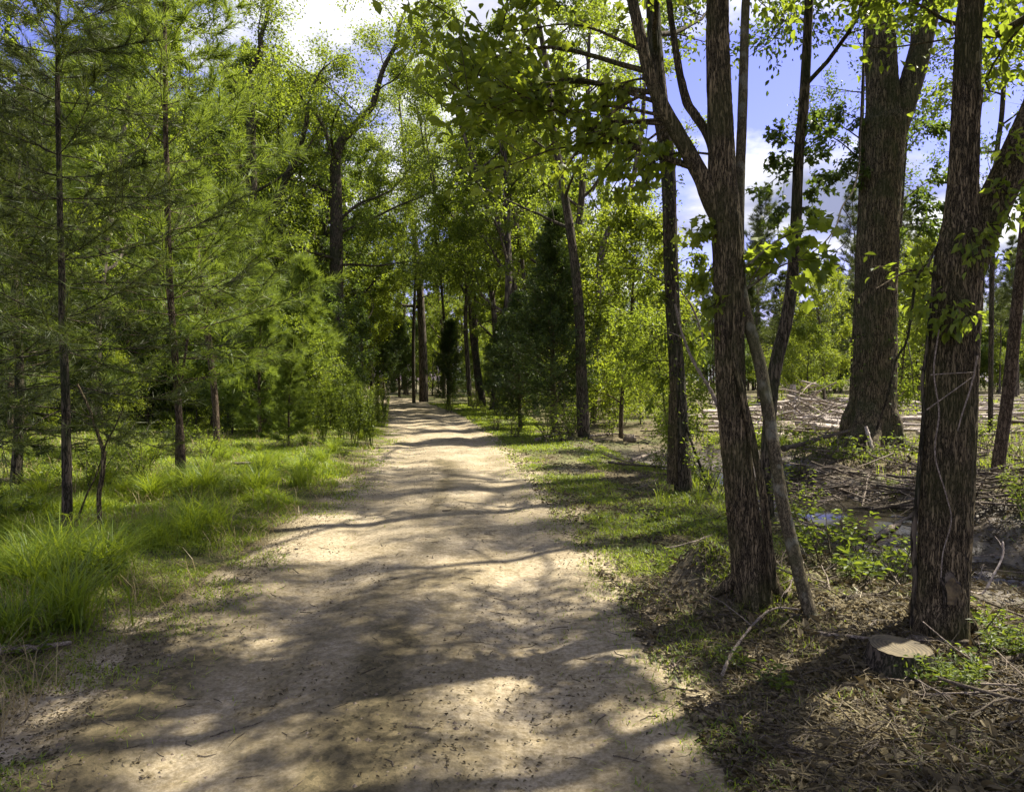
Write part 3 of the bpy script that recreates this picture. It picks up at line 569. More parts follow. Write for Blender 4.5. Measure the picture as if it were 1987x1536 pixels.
fin(root, bk, lf, 'bark_brown', 'leaf', 'thick brown tree beside the cut stump with a torn patch low in its bark')
for pts, wv in (([(1806, 727), (1850, 724), (1893, 722)], 2.5), ([(1798, 795), (1840, 765), (1892, 728)], 2.5), ([(1897, 690), (1884, 750), (1868, 800), (1858, 836)], 3.5), ([(1822, 640), (1812, 720), (1822, 800), (1814, 880), (1836, 960), (1846, 1010), (1830, 1070), (1826, 1120)], 3)):
    m_ = MB(); tube(m_, spline([at(x, y, Yb - .185) - loc for x, y in pts], 40), np.linspace(wv / 2 / F * Yb, wv / 3 / F * Yb, 40), 6); m_.obj('dry_tendril', [M['dead_wood']], root)
# vine up its left flank
vp = [(1768, 1205, 10), (1776, 1120, 11), (1772, 1050, 11), (1780, 960, 9), (1786, 880, 8), (1792, 800, 7), (1790, 740, 7), (1798, 680, 7), (1806, 600, 7), (1812, 540, 6), (1800, 520, 6), (1822, 470, 5), (1836, 440, 5)]
P = np.array([at(x, y, Yb + .02) for x, y, q in vp]); r = [q * .5 / F * Yb for x, y, q in vp]; P[0][2] = float(ground_z(*P[0][:2])) - .05
mbv = MB(); tube(mbv, spline(P, 120), np.interp(np.linspace(0, 12, 120), range(13), r), 8, bark=.002, seed=3)
tag(mbv.obj('woody_vine', [M['bark_dark']], loc=P[0]), 'dark woody vine climbing the left side of the scarred tree by the stump', 'vine')
vp = [(1700, 835, 5), (1722, 770, 5), (1738, 700, 5), (1760, 660, 5), (1771, 590, 5), (1779, 540, 6), (1806, 500, 6), (1836, 455, 5)]
P = np.array([at(x, y, 5.2 + .5 * (1 - k / 7)) for k, (x, y, q) in enumerate(vp)]); mbv = MB(); tube(mbv, spline(P, 90), np.full(90, .0085), 6)
tube(mbv, spline([P[3], at(1768, 700, 5.2), at(1772, 750, 5.25), at(1779, 790, 5.3)], 30), np.linspace(.005, .002, 30), 5)
tag(mbv.obj('hanging_vine', [M['bark_dark']], loc=P[-1]), 'thin dark vine arching from the scarred tree past the right side of the oak', 'vine')
vp = [(1672, 209), (1668, 260), (1667, 320), (1655, 370), (1634, 402), (1622, 440), (1600, 470), (1570, 495)]
P = np.array([at(x, y, 9.0 - .25 * k) for k, (x, y) in enumerate(vp)]); P = np.vstack([[P[0] + [.2, .3, 1.5]], P]); mbv = MB(); tube(mbv, spline(P, 80), np.linspace(.016, .006, 80), 6)
tube(mbv, spline([P[5], at(1650, 430, 7.9), at(1640, 470, 7.9), at(1600, 500, 7.9), at(1552, 505, 7.9)], 30), np.linspace(.006, .003, 30), 5)
tube(mbv, spline([P[6], at(1588, 520, 7.9), at(1597, 550, 7.9)], 20), np.linspace(.004, .002, 20), 5)
tag(mbv.obj('hanging_vine', [M['bark_dark']], loc=P[0]), 'black looping vine hanging against the clouds to the left of the big oak', 'vine')

# dark curved tree between them
root, bk, Ps, rs, loc = hero('curved_tree', [(1490, 1002, 26), (1488, 940, 24), (1489, 870, 24), (1494, 800, 25), (1498, 750, 25), (1509, 690, 25), (1524, 630, 24), (1535, 560, 22), (1542, 480, 21), (1546, 400, 20), (1550, 300, 19), (1559, 209, 19), (1566, 80, 17), (1570, -60, 15)],
                              top=(.2, .8, 11, .02), flare=1.2, fur=.005, seg=28, seed=8)
g = np.random.default_rng(14); lf = MB(); boughs(bk, lf, radial_limbs(Ps - loc, rs, 5.0, 9, lambda t: 2.8 * (1 - .5 * t), 20, g, .5), g, 6500, .085, OVAL, 7, 5, .5, .1)
sprays(bk, lf, [(1548, 330, 1470, 380), (1547, 380, 1620, 370), (1549, 330, 1600, 290), (1552, 290, 1500, 250), (1546, 400, 1470, 440), (1556, 230, 1610, 260), (1546, 400, 1600, 430), (1550, 310, 1490, 320)], loc[1], loc, g, .065, MAPLE, 36, 5)
fin(root, bk, lf, 'bark_dark', 'leaf_deep', 'dark curved tree behind the slim mottled stem, bending right as it rises')

# two stems at the edge of the grass
root, bk, Ps, rs, loc = hero('mossy_tree', [(1327, 957, 36), (1322, 880, 32), (1318, 800, 30), (1313, 720, 29), (1308, 640, 28), (1304, 560, 27), (1301, 480, 27), (1299, 400, 27), (1297, 340, 28), (1291, 270, 29), (1282, 209, 30), (1272, 100, 28), (1262, -40, 25)],
                              top=(-.5, .8, 13, .03), flare=1.2, fur=.014, seg=32, seed=10)
g = np.random.default_rng(15); lf = MB(); Yb = loc[1]
boughs(bk, lf, radial_limbs(Ps - loc, rs, 6.0, 12, lambda t: 3.2 * (1 - .5 * t), 22, g, .45), g, 9500, .085, OVAL, 7, 5, .55, .12)
trunk_leaves(lf, Ps, rs, loc, 420, .06, g, .12, .55)
tube(bk, spline([at(x, y, Yb + .05) - loc for x, y in ((1297, 310), (1270, 296), (1235, 289), (1205, 296), (1178, 322), (1150, 372))], 30), np.linspace(.032, .012, 30), 7)
tube(bk, spline([at(x, y, Yb - .1) - loc for x, y in ((1318, 770), (1333, 830), (1350, 880), (1370, 930), (1385, 960))], 30), np.linspace(.016, .022, 30), 7)
sprays(bk, lf, [(1310, 640, 1240, 690), (1306, 600, 1250, 560), (1316, 720, 1260, 780, .2), (1302, 520, 1370, 500), (1300, 470, 1245, 430), (1310, 640, 1360, 690), (1205, 296, 1150, 400), (1312, 700, 1210, 730, .2), (1304, 560, 1200, 520, .3)], Yb, loc, g, .075, OVAL, 44, 6)
arm(None, root, [(1304, 938, 21), (1305, 880, 20), (1306, 820, 19), (1307, 770, 17), (1308, 730, 15)], Yb - .05, loc, 'bark_brown', 'stub_stem', .006, 18)
fin(root, bk, lf, 'bark_dark', 'leaf', 'dark upright tree with a second broken stem at its foot')

# big oak with flared foot
root, bk, Ps, rs, loc = hero('oak_tree', [(1690, 862, 92), (1692, 820, 82), (1695, 760, 77), (1697, 700, 74), (1699, 620, 72), (1702, 540, 71), (1705, 460, 71), (1709, 380, 73), (1713, 300, 76), (1717, 240, 80), (1715, 209, 62), (1708, 100, 54), (1700, 0, 50)],
                              top=(-1.2, .6, 17, .06), flare=1.3, fur=.034, seg=110, seed=12, step=.07, roots=7)
g = np.random.default_rng(16); lf = MB(); Yb = loc[1]
A1, a1 = arm(None, root, [(1732, 262, 48), (1742, 235, 46), (1752, 209, 44), (1780, 120, 40), (1810, 0, 36), (1840, -120, 30)], Yb, loc, 'bark_oak', seed=14, seg=30, fur=.018)
boughs(bk, lf, radial_limbs(Ps - loc, rs, 9.0, 12, lambda t: 4.8 * (1 - .4 * t), 18, g, .35), g, 14000, .12, OVAL, 8, 6, .7, .16)
boughs(bk, lf, [(A1[-1], (.5, .2, .8), 4.5, .14), (A1[-8], (.8, -.3, .4), 4, .1), (A1[-5], (.2, .8, .4), 4, .1)], g, 5000, .12, OVAL, 8, 6, .7, .16)
sprays(bk, lf, [(1690, 330, 1560, 250, .2), (1688, 360, 1600, 340), (1690, 250, 1600, 215), (1740, 400, 1850, 340, -.2), (1738, 420, 1830, 400), (1740, 440, 1820, 450, .2), (1750, 280, 1830, 240), (1690, 380, 1650, 300)], Yb, loc, g, .10, OVAL, 80, 9)
trunk_leaves(lf, Ps, rs, loc, 160, .07, g, .05, .3)
fin(root, bk, lf, 'bark_oak', 'leaf_deep', 'very thick oak with a flared mossy foot standing beyond the ditch')

# far right reddish leaning trunk and others behind the scarred tree
root, bk, Ps, rs, loc = hero('leaning_tree', [(1934, 936, 26), (1940, 880, 23), (1950, 810, 22), (1960, 730, 22), (1968, 650, 21), (1976, 570, 20), (1984, 490, 19), (1992, 400, 18), (2003, 280, 17), (2015, 120, 15)], top=(.5, .4, 12, .02), flare=1.3, fur=.004, seg=20, seed=15)
g = np.random.default_rng(17); lf = MB(); boughs(bk, lf, radial_limbs(Ps - loc, rs, 5.5, 9, lambda t: 2.8 * (1 - .5 * t), 20, g), g, 6000, .085, OVAL)
fin(root, bk, lf, 'bark_pine', 'leaf', 'reddish leaning trunk at the far right edge above a heap of dead leaves')
for pts, lab, sd, tp in (([(1651, 800, 9), (1655, 700, 9), (1660, 600, 8), (1664, 500, 8), (1668, 400, 7), (1671, 300, 6), (1674, 200, 6)], 'thin bare pole of a tree right behind the left side of the big oak', 21, 15),
                         ([(1738, 790, 10), (1738, 700, 9), (1739, 600, 9), (1740, 520, 8), (1746, 440, 8), (1753, 340, 7), (1762, 209, 7), (1770, 60, 6)], 'thin dark tree rising behind the right side of the big oak', 22, 16),
                         ([(1922, 800, 9), (1924, 600, 9), (1927, 440, 9), (1934, 300, 9), (1945, 209, 9), (1950, 60, 8)], 'slender tree seen between the fork of the scarred tree and its limb', 23, 14)):
    root, bk, Ps, rs, loc = hero('thin_tree', pts, Y=21, top=(.4, .3, tp, .015), fur=0, seg=8, seed=sd, step=.2)
    g = np.random.default_rng(sd); lf = MB(); boughs(bk, lf, radial_limbs(Ps - loc, rs, 6.5, 10, lambda t: 2.0 * (1 - .5 * t), 20, g, .5), g, 4500, .10, DIAMOND, 5, 4)
    fin(root, bk, lf, 'bark_dark', 'leaf_deep', lab)

# centre right: black-footed tall tree, leaning trunk, maple sapling
root, bk, Ps, rs, loc = hero('tall_tree', [(1133, 850, 25), (1130, 780, 23), (1127, 680, 21), (1122, 580, 19), (1110, 470, 17), (1097, 390, 15), (1085, 320, 14), (1072, 240, 13), (1062, 150, 12)], top=(-.8, .5, 15, .03), flare=1.25, fur=.01, seg=20, seed=24, step=.09)
g = np.random.default_rng(24); lf = MB(); boughs(bk, lf, radial_limbs(Ps - loc, rs, 5.5, 13, lambda t: 3.2 * (1 - .5 * t), 22, g), g, 7000, .11, DIAMOND, 7, 5)
fin(root, bk, lf, 'bark_dark', 'leaf', 'tall tree with a black foot just right of the dark cedar, leaning left higher up')
root, bk, Ps, rs, loc = hero('leaning_tree', [(1152, 800, 13), (1158, 640, 12), (1166, 500, 12), (1180, 450, 12), (1210, 400, 11), (1232, 330, 10), (1246, 240, 9), (1250, 160, 8)], Y=27, top=(.4, .5, 17, .02), fur=0, seg=10, seed=25, step=.2)
g = np.random.default_rng(25); lf = MB(); boughs(bk, lf, radial_limbs(Ps - loc, rs, 8, 10, lambda t: 3.0 * (1 - .5 * t), 22, g), g, 6500, .12, DIAMOND, 6, 5)
fin(root, bk, lf, 'bark_far', 'leaf', 'thin trunk leaning right against the bright clouds, above the maple sapling')
mp = forest_tree('maple_sapling', 6.4, .07, .9, 2.0, 15000, .11, M['leaf_bright'], M['bark_brown'], 31, 17, .05, OVAL, 7, 5)
l = hit(1205, 850); l[2] = ground_z(l[0], l[1]); place(mp, l, .5, 1, 'bright green bushy maple sapling filling the gap between the cedar and the mossy tree', None, 'tree')
mp2 = forest_tree('sapling', 4.2, .04, .5, 1.5, 7500, .09, M['leaf'], M['bark_brown'], 32, 13, .05, OVAL, 6, 5)
place(mp2, (3.15, 14.0, ground_z(3.15, 14.0)), 1, .72, 'small leafy sapling right behind the dark upright tree by the short grass', None, 'tree')
place(mp2, (10.0, 19.0, ground_z(10, 19)), 3.4, 1.0, 'small leafy sapling beyond the ditch just right of the big oak', None, 'tree')

# cedar by the road
cd = cedar('cedar_tree', 6.3, .10, 1.75, 41, 52000, .9)
l = hit(1075, 846); place(cd, (l[0], l[1], ground_z(l[0], l[1])), 0, 1, 'tall dark conical cedar at the right side of the road', None, 'cedar')
cd2 = cedar('cedar_tree', 4.6, .08, 1.45, 42, 30000)
for (px, Y, s, lab) in ((1010, 24, .95, 'dark cedar bush standing left of the tall conical cedar, close to the road'), (872, 44, 1.1, 'small dark cedar at the far right edge of the road among thin trunks'), (775, 66, 1.6, 'dark cedar closing the wood behind the far bend of the road'), (745, 60, 1.3, 'dark cedar at the left side of the far bend of the road'), (985, 33, 1.0, 'dark cedar behind the leaning trunk on the right of the road')):
    x = (px - CX) / F * Y; place(cd2, (x, Y, ground_z(x, Y)), Y, s, lab, None, 'cedar')

# ------------------------------------------------------------------ left side pines
root, bk, Ps, rs, loc = hero('young_pine', [(130, 1036, 19), (130, 960, 18), (129, 880, 17), (127, 760, 15), (122, 640, 14), (120, 540, 12), (117, 440, 11), (115, 330, 10), (112, 209, 9), (112, 60, 7), (113, -120, 6), (114, -300, 4)], flare=1.2, fur=.003, seg=18, seed=51)
g = np.random.default_rng(51); lf = MB(); needle_tree(bk, lf, Ps - loc, rs, 1.25, 1.6, g, step=.27, nb=4, nside=6, nn=22, nl=.12, droop=.45, dens=1.2, top=.3, shape=.9)
fin(root, bk, lf, 'bark_dark', 'pine_dark', 'dark young pine at the left, nearest of the pines, with low drooping boughs', 'pine')
root, bk, Ps, rs, loc = hero('young_pine', [(356, 944, 15), (353, 880, 14), (347, 800, 13), (340, 700, 13), (331, 580, 12), (326, 460, 11), (324, 340, 10), (321, 230, 9), (320, 100, 8), (318, -60, 6), (320, -200, 4)], flare=1.2, fur=.003, seg=16, seed=52)
g = np.random.default_rng(52); lf = MB(); needle_tree(bk, lf, Ps - loc, rs, 1.5, 1.9, g, step=.30, nb=5, nside=4, nn=26, nl=.20, droop=.15, dens=.8, top=.35, shape=.9)
tube(bk, spline([at(x, y, loc[1]) - loc for x, y in ((343, 942), (343, 880), (345, 800), (352, 740), (366, 640))], 30), np.linspace(.028, .018, 30), 8)
fin(root, bk, lf, 'bark_pine', 'pine', 'young pine with a reddish upper trunk and a thin second stem beside its foot', 'pine')
root, bk, Ps, rs, loc = hero('young_pine', [(422, 884, 13), (419, 800, 12), (412, 720, 12), (402, 640, 12), (392, 570, 11), (384, 500, 9), (380, 420, 7), (377, 350, 5)], flare=1.2, fur=.003, seg=12, seed=53)
g = np.random.default_rng(53); lf = MB(); needle_tree(bk, lf, Ps - loc, rs, 2.6, 1.9, g, step=.30, nb=5, nside=4, nn=28, nl=.24, dens=.8)
fin(root, bk, lf, 'bark_pine', 'pine', 'leaning young pine with a bare reddish lower trunk and a bright bushy top', 'pine')
YP = pine('young_pine', 4.9, .06, .5, 1.45, 54, M['pine'], M['bark_pine'], step=.27, nb=5, nside=4, nn=28, nl=.25)
YQ = pine('young_pine', 7.6, .09, 1.2, 1.9, 55, M['pine'], M['bark_pine'], step=.33, nb=5, nside=4, nn=26, nl=.24)
YD = pine('young_pine', 6.5, .08, .9, 1.7, 56, M['pine_dark'], M['bark_dark'], step=.27, nb=5, nside=5, nn=18, nl=.15, droop=.4)
for pr, px, Y, s, rz, lab in (
        (YP, 582, 21, 1.0, 0, 'bright bushy young pine in front of the thick trunk left of the road'),
        (YP, 560, 16.5, .50, 1.0, 'knee-high bright pine seedling at the back of the tall grass left of the road'),
        (YP, 505, 19, .9, 2.2, 'low young pine behind the grass, left of the brightest bushy pine'),
        (YP, 640, 24, .75, 3.2, 'small young pine half hidden behind the tall weeds at the left road edge'),
        (YQ, 415, 24, 1.0, 4.1, 'tall bright young pine just right of the leaning pine'),
        (YD, 30, 10.5, 1.0, .5, 'dark young pine at the left edge of the picture'),
        (YD, -60, 8.2, 1.0, 3.0, 'dark young pine just cut off by the left edge'),
        (YQ, 20, 19, 1.2, 1.0, 'tall bright pine far back at the left edge'),
        (YQ, 250, 24, 1.15, 2.6, 'bright young pine set back in the gap between the two nearest pines')):
    x = (px - CX) / F * Y; place(pr, (x, Y, ground_z(x, Y) - .02), rz, s, lab, None, 'pine')

# crooked bare sapling near the left grass
root, bk, Ps, rs, loc = hero('crooked_sapling', [(192, 1052, 9), (193, 1000, 9), (192, 960, 9), (199, 920, 9), (201, 880, 8), (196, 860, 7), (186, 830, 6), (172, 790, 5), (150, 745, 4)], fur=.001, seg=10, seed=60, flare=1.2)
Yb = loc[1]
for pts in (((200, 885), (206, 860), (222, 830), (240, 790)), ((150, 1010), (168, 960), (185, 925), (199, 885))): tube(bk, spline([at(x, y, Yb) - loc for x, y in pts], 20), np.linspace(.010, .005, 20), 6)
fin(root, bk, None, 'bark_brown', None, 'thin crooked bare sapling in the tall grass just right of the nearest pine', 'sapling')

# thick trunks of the left wood
def big_left(pts, Y, lab, arms, z0, seed, leafn=12000, top=None, ivy=900):
    root, bk, Ps, rs, loc = hero('tall_tree', pts, Y=Y, top=top, fur=.012, seg=24, seed=seed, step=.12, flare=1.1)
    g = np.random.default_rng(seed); lf = MB(); lb = radial_limbs(Ps - loc, rs, z0, 11, lambda t: 5.2 * (1 - .4 * t), 16, g, .3)
    for k, a in enumerate(arms):
        P, r = arm(None, root, a, Y, loc, 'bark_dark', seed=seed + k, step=.12, seg=12); lb += [(P[-1], P[-1] - P[-4], 2.6, r[-1]), (P[len(P) // 2], turned(P[-1] - P[0], 1.0, g), 2.2, r[-1] * .7)]
    boughs(bk, lf, lb, g, leafn, .12, DIAMOND, 8, 6, .7, .2); trunk_leaves(lf, Ps, rs, loc, ivy // 2, .11, g, .1, .8, DIAMOND, .25)
    return fin(root, bk, lf, 'bark_dark', 'leaf', lab)
big_left([(656, 785, 28), (655, 700, 26), (654, 600, 26), (653, 480, 25), (652, 380, 23), (651, 320, 21), (657, 285, 18), (675, 258, 16), (700, 232, 14), (722, 205, 12)], 31, 'thickest trunk left of the road, forking near the top behind the bright bushy pine',
         [[(651, 305, 13), (625, 300, 10), (600, 308, 9), (570, 330, 9), (548, 365, 10), (545, 400, 9)], [(650, 320, 10), (636, 270, 9), (622, 235, 8), (600, 205, 6)], [(657, 515, 6), (685, 513, 5), (720, 516, 4)], [(655, 430, 7), (690, 400, 6), (720, 385, 4)]], 5.5, 71, 30000, (1.5, .5, 18, .05))
big_left([(497, 790, 27), (494, 700, 26), (491, 600, 25), (490, 500, 23), (489, 420, 22), (488, 350, 20), (487, 270, 17), (486, 180, 15)], 29, 'dark thick trunk wrapped in leaves, second from the road in the left wood',
         [[(490, 360, 13), (465, 335, 10), (440, 310, 8), (420, 300, 5)], [(492, 470, 12), (530, 400, 11), (552, 350, 11), (575, 300, 10), (592, 250, 9), (598, 205, 7)]], 5.5, 72, 24000, (.6, .4, 17, .05), 1500)
# thinner trunks in the middle distance along the right side of the road
for pts, Y, lab, sd, tp, n in (
        ([(822, 778, 18), (821, 700, 17), (818, 620, 15), (812, 520, 13), (800, 430, 10)], 52, 'broad pale trunk at the right side of the far bend in the road', 81, (-1, 0, 22, .05), 14000),
        ([(803, 775, 7), (802, 700, 7), (803, 620, 6), (806, 540, 5)], 50, 'thin dark trunk just left of the broad pale trunk at the bend', 82, (0, 0, 16, .02), 8000),
        ([(913, 788, 10), (907, 700, 9), (903, 620, 8), (905, 540, 7), (880, 450, 6), (850, 400, 5)], 42, 'grey trunk left of the black curved one in the middle distance', 83, (-1, 0, 19, .02), 12000),
        ([(938, 790, 14), (925, 700, 12), (921, 620, 11), (917, 540, 9), (905, 470, 8), (870, 410, 7), (845, 380, 5)], 39, 'black curved trunk leaning left in the middle distance by the road', 84, (-1.2, 0, 17, .02), 14000),
        ([(954, 793, 10), (965, 700, 9), (974, 640, 8), (985, 560, 7), (1002, 460, 6), (1020, 380, 5)], 37, 'thin trunk leaning right, next to the black curved one', 85, (.5, 0, 16, .02), 10000),
        ([(1006, 800, 15), (1004, 700, 14), (1001, 600, 14), (992, 520, 13), (968, 440, 13), (942, 370, 12), (918, 310, 10), (898, 255, 8)], 32, 'tall grey trunk leaning left over the road against the sky', 86, (-1.5, .5, 17, .03), 11000),
        ([(1018, 560, 8), (1010, 480, 8), (995, 400, 7), (985, 340, 6), (1000, 260, 5)], 33, 'forked pale stem rising beside the tall leaning trunk', 87, (.3, 0, 15, .02), 6000),
        ([(870, 785, 6), (868, 700, 6), (860, 600, 5), (852, 500, 5)], 46, 'thin straight trunk in the gap between the pale trunk and the grey one', 88, (-.3, 0, 17, .02), 9000),
        ([(985, 797, 8), (983, 700, 7), (986, 600, 7), (990, 480, 6)], 35, 'thin dark straight trunk beside the cedars on the right of the road', 89, (.3, 0, 15, .02), 9000)):
    root, bk, Ps, rs, loc = hero('tall_tree', pts, Y=Y, top=tp, fur=0, seg=10, seed=sd, step=.3, flare=1.2)
    g = np.random.default_rng(sd); lf = MB(); boughs(bk, lf, radial_limbs(Ps - loc, rs, 6.5 if sd != 86 else 10, 12, lambda t: 3.2 * (1 - .4 * t), 22, g, .5), g, int(n * 1.5), .12, DIAMOND, 7, 5, .7, .2)
    fin(root, bk, lf, 'bark_far' if sd in (81, 83, 86, 87) else 'bark_dark', 'leaf', lab)

# ------------------------------------------------------------------ the wood behind
FT = [forest_tree('broadleaf_tree', 17, .22, 4.0, 3.8, 26000, .135, M['leaf'], M['bark_far'], 101, 15),
      forest_tree('broadleaf_tree', 14, .17, 3.0, 3.4, 26000, .13, M['leaf_deep'], M['bark_dark'], 102, 15),
      forest_tree('broadleaf_tree', 19, .26, 6.5, 4.2, 24000, .14, M['leaf'], M['bark_far'], 103, 14),
      forest_tree('broadleaf_tree', 10, .11, 2.0, 2.8, 18000, .125, M['leaf_bright'], M['bark_far'], 104, 15)]
US = [forest_tree('understory_tree', 6.5, .07, .2, 2.4, 15000, .15, M['leaf_deep'], M['bark_dark'], 109, 16),
      forest_tree('understory_tree', 5.2, .05, .4, 2.0, 11000, .11, M['leaf'], M['bark_dark'], 105, 14),
      forest_tree('understory_tree', 3.6, .035, .2, 1.7, 8500, .10, M['leaf_bright'], M['bark_dark'], 106, 12)]
TP = pine('tall_pine', 15, .15, 8.0, 2.1, 107, M['pine_dark'], M['bark_far'], step=.55, nb=5, nside=5, nn=16, nl=.26, needle_scale=1.3)
TQ = pine('tall_pine', 10, .09, 4.0, 1.5, 108, M['pine_dark'], M['bark_far'], step=.5, nb=5, nside=4, nn=16, nl=.26, needle_scale=1.3)
g = np.random.default_rng(200)
kinds = ['mid green forest tree', 'dark leafy forest tree', 'open crowned forest tree', 'pale green forest tree']
def put(pr, x, y, s, lab, grp, cat='tree'): place(pr, (x, y, float(ground_z(x, y)) - .05), g.uniform(0, 6.28), (s, s, s * g.uniform(.9, 1.12)), lab, grp, cat)
def scatter(n, xr, yr, dmin, ok, prs, wts, smin, smax, where, grp, labs, cat='tree'):
    pts = []; k = 0
    while len(pts) < n and k < n * 60:
        k += 1; y = math.exp(g.uniform(math.log(yr[0]), math.log(yr[1]))); x = g.uniform(*xr(y))
        if not ok(x, y) or any((x - a)**2 + (y - b)**2 < dmin**2 for a, b in pts): continue
        pts.append((x, y)); i = g.choice(len(prs), p=np.array(wts) / sum(wts)); put(prs[i], x, y, g.uniform(smin, smax), labs[i] + ' ' + where, grp, cat)
left_ok = lambda m: (lambda x, y: x < road_l(y) - m)
right_ok = lambda m: (lambda x, y: x > road_r(y) + m)
scatter(34, lambda y: (-.74 * y - 4, road_l(y) - 3), (33, 46), 2.3, left_ok(3), FT, [3, 3, 2, 2], .8, 1.1, 'in the front rows of the wood left of the road', 'trees in the near left wood', kinds)
scatter(48, lambda y: (-.74 * y - 4, road_l(y) - 3), (46, 92), 3.2, left_ok(3), FT, [3, 2, 3, 1], .9, 1.2, 'deep in the wood left of the road', 'trees deep in the left wood', kinds)
scatter(13, lambda y: (road_r(y) + 1.2, .12 * y - .3), (30, 66), 2.4, right_ok(1.2), FT, [2, 0, 4, 1], .75, 1.0, 'in the strip of wood right of the road', 'trees in the strip right of the road', kinds)
scatter(44, lambda y: (-.5 * y, .18 * y), (72, 125), 3.2, right_ok(2), FT, [3, 2, 3, 1], .85, 1.15, 'behind the far bend of the road', 'trees behind the bend', kinds)
for x, y in ((-9, 62), (-15, 72), (-18, 80)): put(FT[3], x - 4.5, y + 8, .9, 'pale leafy tree closing the view where the road bends away', 'trees behind the bend')
ul = ['dark understory tree', 'leafy understory tree', 'bright low understory tree']
scatter(46, lambda y: (-.42 * y, .12 * y), (66, 105), 2.2, lambda x, y: x > road_r(y) + 1.5 or x < road_l(y) - 1.5, US, [1, 2, 2], 1.0, 1.6, 'behind the far bend of the road', 'understory behind the bend', ul, 'small tree')
scatter(46, lambda y: (-.74 * y - 2, road_l(y) - 2.2), (20, 32), 1.4, left_ok(2.2), US, [2, 2, 1], .35, .75, 'low at the front edge of the left wood', 'low understory of the left wood', ul, 'small tree')
scatter(56, lambda y: (-.74 * y - 2, road_l(y) - 1.8), (32, 64), 1.8, left_ok(1.8), US, [3, 2, 1], .7, 1.2, 'filling the edge of the left wood', 'understory of the left wood', ul, 'small tree')
scatter(26, lambda y: (road_r(y) + 1.8, .24 * y), (25, 66), 1.7, right_ok(1.8), US, [1, 2, 1], .5, .9, 'in the strip of wood right of the road', 'understory right of the road', ul, 'small tree')
scatter(5, lambda y: (.32 * y, .44 * y), (38, 60), 3, right_ok(1.6), US, [0, 1, 1], .6, 1.1, 'at the near edge of the clearing beyond the ditch', 'small trees by the clearing', ul, 'small tree')
scatter(90, lambda y: (.06 * y, .9 * y), (82, 125), 2.2, right_ok(3), US, [5, 2, 0], 1.0, 1.7, 'at the far edge of the clearing', 'small trees beyond the clearing', ul, 'small tree')
scatter(150, lambda y: (.05 * y, .92 * y), (90, 165), 2.2, right_ok(3), [TQ, TP], [3, 2], .85, 1.4, 'in the distant treeline beyond the clearing', 'pines of the distant treeline', ['short distant pine', 'tall distant pine'], 'pine')
scatter(12, lambda y: (.30 * y, .78 * y), (60, 88), 4, right_ok(3), [TP], [1], .8, 1.1, 'left standing alone in the cleared ground', 'lone pines in the clearing', ['tall thin pine with a small high crown'], 'pine')
for px, Y, k, s_ in ((20, 19, 3, .8), (75, 24, 1, .8), (185, 21, 0, .75), (262, 27, 1, .85), (438, 31, 1, .9), (585, 34, 1, .85), (150, 30, 2, .9), (330, 30, 3, 1.0), (-60, 23, 0, .9)):
    put(FT[k], (px - CX) / F * Y, Y, s_, kinds[k] + ' standing right behind the left pines', 'trees right behind the left pines')
for px, Y, k, s_ in ((700, 41, 0, .95), (722, 48, 3, 1.2), (690, 55, 0, 1.1), (960, 48, 2, .9), (880, 66, 3, 1.5), (1060, 40, 3, 1.1)):
    put(FT[k], (px - CX) / F * Y, Y, s_, kinds[k] + ' arching its crown over the far road', 'trees arching over the far road')
scatter(16, lambda y: (.33 * y, .60 * y), (48, 80), 2.5, right_ok(3), [TQ, TP], [1, 1], .8, 1.15, 'standing thinly behind the slash pile', 'slender pines behind the slash pile', ['slender pole like pine', 'slender high crowned pine'], 'pine')
put(FT[3], 18.2, 42, .9, 'pale green rounded tree standing in the clearing, seen just left of the big oak', None)
put(FT[3], 26.5, 47, .95, 'pale green tree at the right part of the clearing, seen behind the scarred tree', None)
# trees of the same wood around the photographer's back and right, whose crowns shade the road
for x, y, s, k in ((6.5, 2.2, .8, 0), (9.5, 5.5, .8, 2), (9.8, 9.5, .7, 1), (12.5, 12.5, .8, 0), (13, 3, .9, 2)):
    put(FT[k], x, y, s * .95, kinds[k] + ' standing beyond the ditch outside the right edge', 'trees beyond the right edge')
for x, y, s, k in ((-9, 3, .7, 0), (-8, -4, .8, 1), (5, -5, .8, 0)):
    put(FT[k], x, y, s, kinds[k] + ' standing behind the photographer', 'trees behind the viewpoint')

# ------------------------------------------------------------------ grass, tufts, tall weeds, undergrowth
def blades(mb, X, Y, Z, h, wd, g, lean=.55, m=0):
    n = len(X); a = g.uniform(0, 6.283, n); L = np.stack([np.cos(a), np.sin(a), np.zeros(n)], -1); b = a + 1.57 + g.normal(0, .4, n)
    S = np.stack([np.cos(b), np.sin(b), np.zeros(n)], -1) * wd[:, None]; B = np.stack([X, Y, Z - .02], -1); q = np.abs(g.normal(lean, .3, n))[:, None]
    rows = []
    for s, ww in ((0, 1), (.45, .85), (.8, .5)):
        c = B + L * (h[:, None] * q * s * s) + np.array([0, 0, 1]) * (h * (s - .28 * q[:, 0] * s * s))[:, None]; rows += [c - S * ww, c + S * ww]
    c = B + L * (h[:, None] * q) + np.array([0, 0, 1]) * (h * (1 - .42 * q[:, 0]))[:, None]; rows.append(c)
    V = np.stack(rows, 1); i = (np.arange(n) * 7)[:, None]
    mb.add(V.reshape(-1, 3), np.concatenate([i + [0, 1, 3, 2], i + [2, 3, 5, 4]]), m)
    last = mb.n - n * 7; mb.F.append((np.concatenate([i + [4, 5, 6]]) + last, m, False))
g = np.random.default_rng(300); mb = MB()
